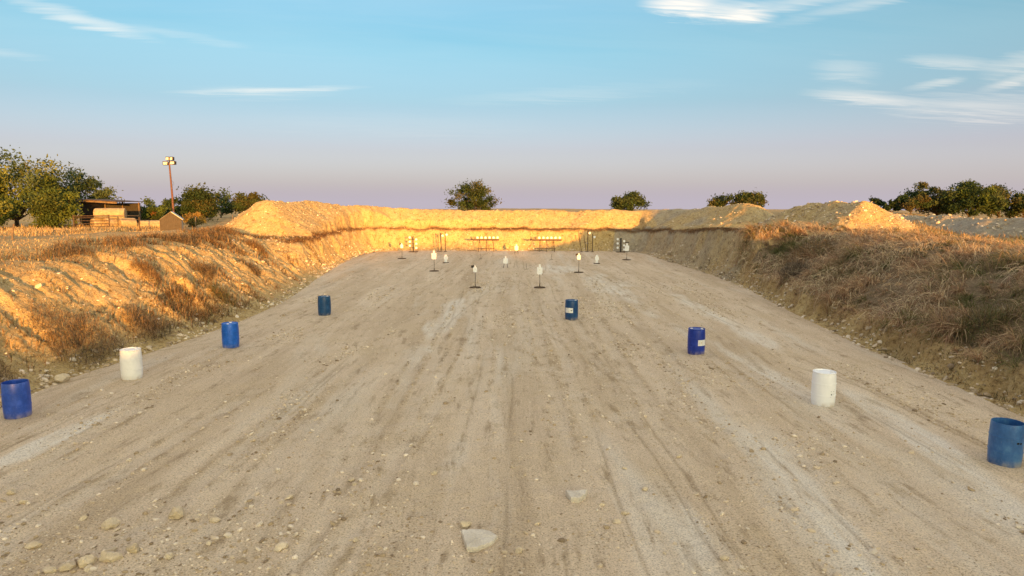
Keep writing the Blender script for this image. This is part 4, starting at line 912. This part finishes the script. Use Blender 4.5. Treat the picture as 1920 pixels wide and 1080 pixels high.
def frame_target(x, y, zb, w, h, label):
    e = empty('steel_target', (x, y, fz(x, y)))
    for sx in (-1, 1):
        MB().tube([(sx * .19, -.12, 0), (sx * .09, .0, zb + .12)], .014, 6).build('leg', M_DARK, e, smooth=True)
        MB().tube([(sx * .16, .38, 0), (sx * .09, .02, zb + .12)], .014, 6).build('leg', M_DARK, e, smooth=True)
    MB().prism([(a_, zb + z) for a_, z in silhouette(w, h)], -.05, -.038).build('plate', M_TGT, e)
    return tag(e, label, 'target', 'white steel targets on the pit floor')
def popper_target(x, y, h, label):
    e = empty('popper_target', (x, y, fz(x, y)))
    MB().box((0, .1, .02), (.5, .55, .04)).build('base', M_RUST, e, bevel=.006); MB().tube([(-.14, .0, .05), (.14, .0, .05)], .02, 8).build('hinge', M_DARK, e, smooth=True)
    MB().prism([(a_ * 1.35, .05 + z) for a_, z in popper(h)], -.014, .0).build('plate', M_TGT, e)
    return tag(e, label, 'target', 'white steel targets on the pit floor')
stand_target(-10.09, 62.5, .98, .24, .46, 'small target on a stand at the far left, before the left dueling tree', gong=True, base_r=.38)
stand_target(-5.84, 51, .90, .36, .66, 'large white torso target on a post, left of the two-part popper', base_r=.34)
popper_target(-5.65, 58.1, .66, 'narrow bottle-shaped popper on the left half of the floor')
stand_target(-2.22, 40.9, .95, .23, .43, 'small torso target with a dark bracket on a tall post, nearest row left', gong=True)
frame_target(-.5, 53.4, .36, .36, .60, 'torso target on splayed legs near the middle of the floor')
frame_target(.45, 68.5, .33, .36, .62, 'farthest torso target on splayed legs, in front of the back wall')
stand_target(1.68, 41.1, .82, .33, .62, 'largest nearest torso target on a thin post, right of the middle')
stand_target(4.89, 49.8, .96, .24, .45, 'small torso target with a dark bracket on the right, beyond the nearest row', gong=True)
popper_target(7.12, 57.1, .68, 'narrow bottle-shaped popper on the right half of the floor')
stand_target(10.24, 60.8, .80, .38, .70, 'torso target with a dark bar above its head at the far right', top=True, base_r=.38)
def stake(x, y, h, label):
    e = MB(); e.tube([(0, 0, -.05), (.01, 0, h)], .012, 6); e.box((0, 0, .01), (.3, .05, .02)); o = e.build('thin_stake', M_DARK, None); o.location = (x, y, fz(x, y)); return tag(o, label, 'stake')
stake(-2.85, 62.0, .5, 'thin metal stake on the floor in front of the left plate rack')
stake(3.55, 61.2, .5, 'thin metal stake on the floor in front of the right plate rack')
stake(1.1, 52.5, .45, 'thin metal stake between the two middle torso targets')

YB = 70.9
def plate_rack(x0, x1, xs, zb, label, lower=False):
    xc = (x0 + x1) / 2; e = empty('plate_rack', (xc, YB, fz(xc, YB)))
    MB().box((0, 0, zb), (x1 - x0, .09, .17)).build('beam', M_RUSTO, e, bevel=.008)
    for sx in (-.7, .0, .7):
        MB().tube([(sx, .02, zb - .08), (sx * 1.15, .05 if sx else .1, -.05)], .032, 7).build('leg', M_RUST, e, smooth=True)
    MB().box((.1, .0, .34), (1.6, .06, .07)).build('cross_bar', M_RUSTO, e)
    MB().box((x0 - xc - .12, .0, zb + .06), (.26, .1, .16)).build('reset_lever', M_RUST, e)
    for k, xx in enumerate(xs):
        p = MB().prism([(xx - xc + .125 * math.cos(a_ * math.pi / 8), zb + .235 + .125 * math.sin(a_ * math.pi / 8)) for a_ in range(16)], -.07, -.058).build('plate', M_TGT, e)
        MB().box((xx - xc, -.05, zb + .09), (.05, .012, .10)).build('paddle', M_RUST, p)
    return tag(e, label, 'plate rack', 'plate racks at the back wall')
def bx(px): return (px - 960) / 1280 * (YB * .992 + .5)
plate_rack(bx(887), bx(936), [bx(p) for p in (895.5, 903, 910.5, 918, 925.5, 933)], 1.22, 'left rack of six white plates in front of the sunlit back wall')
plate_rack(bx(998), bx(1053), [bx(p) for p in (1011, 1019, 1026.5, 1034, 1041.5, 1049.5)], 1.22, 'right rack of six white plates in front of the sunlit back wall')
def dueling_tree(px, left, right, h, label, w=.10):
    X = bx(px); e = empty('dueling_tree', (X, YB - .4, fz(X, YB - .4)))
    MB().box((0, 0, h / 2), (w, w, h)).build('post', M_DARK, e, bevel=.006); MB().box((0, 0, .03), (.9, .6, .05)).build('base', M_RUST, e)
    for sx, zs in ((-1, left), (1, right)):
        for z in zs:
            p = MB().prism([(sx * .33 + .12 * math.cos(a_ * math.pi / 7), z + .12 * math.sin(a_ * math.pi / 7)) for a_ in range(14)], -.075, -.062).build('plate', M_TGT, e)
            MB().box((sx * .15, -.05, z), (.24, .02, .04)).build('arm', M_RUST, p)
    return tag(e, label, 'target', 'dueling trees at the back wall')
dueling_tree(775.6, (1.5, 1.06, .66), (1.3, .86, .42), 1.62, 'dueling tree with six white paddles at the left end of the back wall')
dueling_tree(1163, (1.36, .92, .48), (1.16, .72, .28), 1.48, 'dueling tree with white paddles in the shade at the right end', .14)
def hanger(px, h, label, lean=0.0, plate=None, r=.04):
    X = bx(px); e = empty('hanger_post', (X, YB, fz(X, YB)))
    MB().tube([(0, 0, -.05), (lean, 0, h)], r, 7).build('post', M_RUST, e, smooth=True); MB().box((0, .02, .02), (.34, .3, .04)).build('foot', M_RUST, e)
    if plate:
        MB().tube([(0, 0, h - .12), (plate, 0, h - .12)], .014, 6).build('hook', M_DARK, e, smooth=True)
        MB().prism([(plate + .12 * math.cos(a_ * math.pi / 7), h - .30 + .12 * math.sin(a_ * math.pi / 7)) for a_ in range(14)], -.03, -.018).build('plate', M_TGT, e)
    return tag(e, label, 'post')
hanger(821.5, 1.85, 'thin rusty post, leftmost of the three in front of the back wall', r=.025)
hanger(826.8, 1.95, 'middle rusty post of the left three, carrying a white plate', plate=.18)
hanger(835, 2.05, 'tallest rusty post of the left three, with a white plate at its right', plate=.14)
hanger(1102, 2.25, 'tallest upright post by the right edge of the sunlit back wall', plate=.2)
hanger(1111, 1.85, 'shorter upright post right of the tallest one, at the shadow line', plate=.2)
hanger(1091, 1.75, 'leaning thin post, leftmost of the right-hand posts', lean=-.32, r=.03)
hanger(1099.5, 1.75, 'leaning thin post beside the tallest right-hand post', lean=-.28, r=.03)

# ------------------------------------------------------------------ left plateau: shelter, bales, gate, shed, lamp
M_TIN = plain('weathered_tin', (.13, .11, .10), .6, .5, .3, 3); M_ROOF = plain('rusty_roof_sheet', (.11, .08, .065), .6, .4, .35, 2); M_WOOD = plain('weathered_wood', (.17, .12, .08), .9, 0, .3, 5); M_HAY = plain('hay', (.33, .235, .12), .95, 0, .3, 9); M_NET = plain('bale_wrap', (.36, .28, .16), .8, 0, .25, 5)
SX, SY = -35.9, 61.5; SZ = ground_z(SX, SY)
e = empty('hay_shelter', (SX, SY, SZ))
rf = MB(); hz0 = 5.42 - SZ
def roof_z(x): return hz0 - (x + 2.1) * .062
for k in range(18):
    x = -1.75 + k * .2; rf.box((x, 0, roof_z(x) + (.02 if k % 2 else 0)), (.205, 4.4, .05), ry=.062)
rf.build('roof', M_ROOF, e)
MB().box((0, -2.05, roof_z(0) - .1), (3.5, .07, .14), ry=.062).build('fascia', M_WOOD, e)
for (x, yy) in ((-1.6, -1.9), (1.5, 1.9), (-1.6, 1.9), (0, 1.9)): MB().box((x, yy, roof_z(x) / 2 - .08), (.1, .1, roof_z(x))).build('post', M_WOOD, e)
MB().tube([(-2.1, -2.0, .05), (-1.55, -2.0, roof_z(-1.6) - .15)], .035, 6).build('brace', M_TIN, e, smooth=True)
MB().box((-.1, 2.05, roof_z(0) / 2 - .1), (3.3, .06, roof_z(0) - .25)).build('back_wall', M_DARK, e); MB().box((-1.7, .2, roof_z(-2) / 2 - .1), (.06, 3.5, roof_z(-2) - .25)).build('side_wall', M_DARK, e)  # dark steel puts the shelter's inner shade into these walls
tag(e, 'low open-fronted hay shelter with a thin dark sloping roof', 'shelter')
def bale(x, y, z, ln_, r_, rz, label):
    e = empty('hay_bale', (x, y, z), rz); q = MB(); n = 26; prof = [(r_ * .90, -ln_ / 2), (r_ * .98, -ln_ / 2 + .05), (r_, -ln_ / 2 + .15), (r_ * 1.01, 0), (r_, ln_ / 2 - .15), (r_ * .98, ln_ / 2 - .05), (r_ * .90, ln_ / 2)]
    V = []; F = []
    for (rr_, l) in prof:
        for k in range(n):
            a_ = 2 * math.pi * k / n; w_ = rr_ * (1 + random.uniform(-.012, .012)); V.append((l, w_ * math.cos(a_), r_ * .97 + w_ * math.sin(a_)))
    for i_ in range(len(prof) - 1):
        for k in range(n): F.append((i_ * n + k, (i_ + 1) * n + k, (i_ + 1) * n + (k + 1) % n, i_ * n + (k + 1) % n))
    q.add(V, F).build('wrap', M_NET, e, smooth=True)
    for sg in (-1, 1):
        c_ = MB(); k0 = 0 if sg < 0 else (len(prof) - 1) * n
        c_.add([V[k0 + k] for k in range(n)] + [(sg * (ln_ / 2 + .02), 0, r_ * .97)], [(k, (k + 1) % n, n) if sg > 0 else ((k + 1) % n, k, n) for k in range(n)]).build('end_face', M_HAY, e)
    return tag(e, label, 'hay bale', 'round bales at the shelter')
bz = ground_z(-33.6, 57.4)
bale(-34.6, 57.6, bz - .12, 1.25, .50, .9, 'round hay bale at the bottom left of the stack by the gate')
bale(-33.5, 57.5, bz - .12, 1.25, .50, 1.1, 'round hay bale in the middle of the bottom row under the top bale')
bale(-32.4, 57.7, bz - .12, 1.25, .50, .9, 'round hay bale at the bottom right of the stack by the gate')
bale(-33.7, 57.6, bz + .70, 2.3, .50, .26, 'long wrapped round bale lying on top of the stack')
bale(-30.9, 58.8, bz - .25, 1.9, .45, .3, 'low bale half hidden in dry grass right of the stack')
def pipe_fence():
    A = (-35.1, 54.9); Bm = (-32.25, 54.9); D = (-30.0, 55.2)
    e = empty('pipe_gate', (A[0], A[1], ground_z(*A)))
    for (x, y), h in ((A, 1.15), (Bm, 1.15), (D, .95)):
        MB().tube([(x - A[0], y - A[1], -.2), (x - A[0], y - A[1], h)], .05, 8).build('post', M_RUST, e, smooth=True)
    for z in (.25, .48, .72, .95, 1.1): MB().tube([(.05, 0, z - .05), (Bm[0] - A[0], 0, z)], .024 if z < 1.1 else .035, 6).build('rail', M_RUST, e, smooth=True)
    for z in (.8, 1.1): MB().tube([(Bm[0] - A[0], 0, z), (D[0] - A[0], .3, z - .03)], .022, 6).build('rail', M_TIN, e, smooth=True)
    MB().tube([(.25, 0, .8), (.9, 0, .2)], .025, 6).build('brace', M_TIN, e, smooth=True)
    return tag(e, 'rusty pipe gate and rail fence in front of the hay bales', 'gate')
pipe_fence()
e = empty('wire_fence', (-30.0, 55.6, ground_z(-30, 55.6)))
for k, (x, y) in enumerate([(-27.5, 59.6), (-25.9, 63.6), (-24.3, 67.6)]):
    g_ = ground_z(x, y) - e.location.z; MB().tube([(x + 30.0, y - 55.6, g_ - .1), (x + 30.0, y - 55.6, g_ + 1.0)], .035, 6).build('post', M_WOOD, e, smooth=True)
for z in (.55, .9): MB().tube([(0, -.4, z), (2.5, 4, z), (4.1, 8, z), (5.7, 12, z)], .008, 4).build('wire', M_DARK, e)
tag(e, 'thin wire fence running from the pipe gate towards the berm', 'fence')
# shed
SHX, SHY = -26.2, 52.6; SHZ = ground_z(SHX, SHY); e = empty('metal_shed', (SHX, SHY, SHZ - .03), .34); e.scale = (1.12, 1.12, 1.12)
hw, eh, rh, dp = .68, .80, 1.32, .9
fr_ = MB(); fr_.prism([(-hw, 0), (hw, 0), (hw, eh), (.05, rh), (-hw, eh)], 0, .03)
for k in range(12):
    x = -hw + .06 + k * (2 * hw - .12) / 11; top = eh + (rh - eh) * (1 - abs(x - .05) / (hw + (.05 if x < .05 else -.05))); fr_.box((x, -.012, top / 2 - .01), (.035, .025, top - .03))
fr_.build('front_wall', plain('shaded_brown_metal', (.062, .050, .042), .7, .2, .2, 4), e)  # the front's shade is put into this dark brown
MB().prism([(-hw, 0), (hw, 0), (hw, eh), (.05, rh), (-hw, eh)], dp, dp + .03).build('back_wall', M_TIN, e)
MB().box((hw - .015, dp / 2 + .015, eh / 2), (.03, dp - .04, eh)).build('side_wall', plain('sunlit_tan_metal', (.46, .36, .26), .6, .1, .12, 4), e); MB().box((-hw + .015, dp / 2 + .015, eh / 2), (.03, dp - .04, eh)).build('side_wall', M_TIN, e)  # right wall's sunlit tone is put into the lighter tan
sl_ = math.atan2(rh - eh, hw)
for sg in (-1, 1):
    ln_ = math.hypot(hw + .08, rh - eh); MB().box((.05 + sg * (hw / 2 + .02), dp / 2, (eh + rh) / 2 + .02), (ln_, dp + .16, .03), ry=sg * sl_).build('roof_panel', plain('pale_roof_metal', (.42, .38, .34), .5, .3, .1, 4) if sg > 0 else M_TIN, e)
tag(e, 'small gabled brown ribbed-metal shed on the left plateau', 'shed')
# lamp
LX, LY = -34.5, 70.0; LZ = ground_z(LX, LY); e = empty('floodlight_pole', (LX, LY, LZ)); lh = 5.2 + 70 / 1280 * LY - LZ
MB().tube([(0, 0, -.3), (-.02, 0, lh * .45), (-.12, 0, lh)], [.12, .10, .075], 10).build('pole', plain('red_brown_pole', (.13, .06, .045), .7, .1, .2, 3), e, smooth=True)
MB().tube([(-.7, 0, lh - .02), (.45, 0, lh - .02)], .04, 8).build('cross_arm', M_DARK, e, smooth=True); MB().tube([(-.12, 0, lh), (-.12, 0, lh + .42)], .05, 8).build('mast_top', M_DARK, e, smooth=True)
M_LENS = plain('lamp_lens', (.72, .66, .58), .25, 0, .05)
for (x, z, w_, rz) in ((-.55, lh + .02, .5, .25), (.20, lh + .06, .55, -.1), (-.30, lh + .48, .34, .1), (.12, lh + .48, .34, -.1)):
    h_ = MB(); h_.box((x, .12, z), (w_, .32, .34), rz=rz, rx=-.15); q = h_.build('lamp_head', M_DARK, e, bevel=.02)
    MB().box((x - .172 * math.sin(-rz) * 1.0, .12 - .172 * math.cos(rz), z - .012), (w_ * .74, .012, .25), rz=rz, rx=-.15).build('lens', M_LENS, q)
MB().tube([(.0, -.05, lh * .72), (.18, -.05, lh * .70), (.26, -.05, lh * .66), (.14, -.05, lh * .64), (-.02, -.05, lh * .67)], .012, 5).build('cable', M_DARK, e, smooth=True)
tag(e, 'tall red-brown pole carrying four floodlights on the left plateau', 'lamp pole')
z_ = ground_z(-26.2, 35.8); o = MB().tube([(0, 0, -.2), (.06, 0, .45), (.18, 0, .95)], [.05, .045, .04], 8).build('leaning_post', M_WOOD, None, smooth=True); o.location = (-26.2, 35.8, z_); tag(o, 'leaning wooden post at the left edge of the plateau', 'post')
x_, y_ = -30.6, 45.2; z_ = ground_z(x_, y_); e = empty('straw_bale', (x_, y_, z_), .1); MB().box((0, 0, .17), (.56, .42, .36)).build('straw', M_HAY, e, bevel=.03)
for q in (-.13, .13): MB().box((q, 0, .17), (.015, .43, .37)).build('twine', M_WOOD, e)
tag(e, 'small square straw bale lying on the left plateau', 'straw bale')
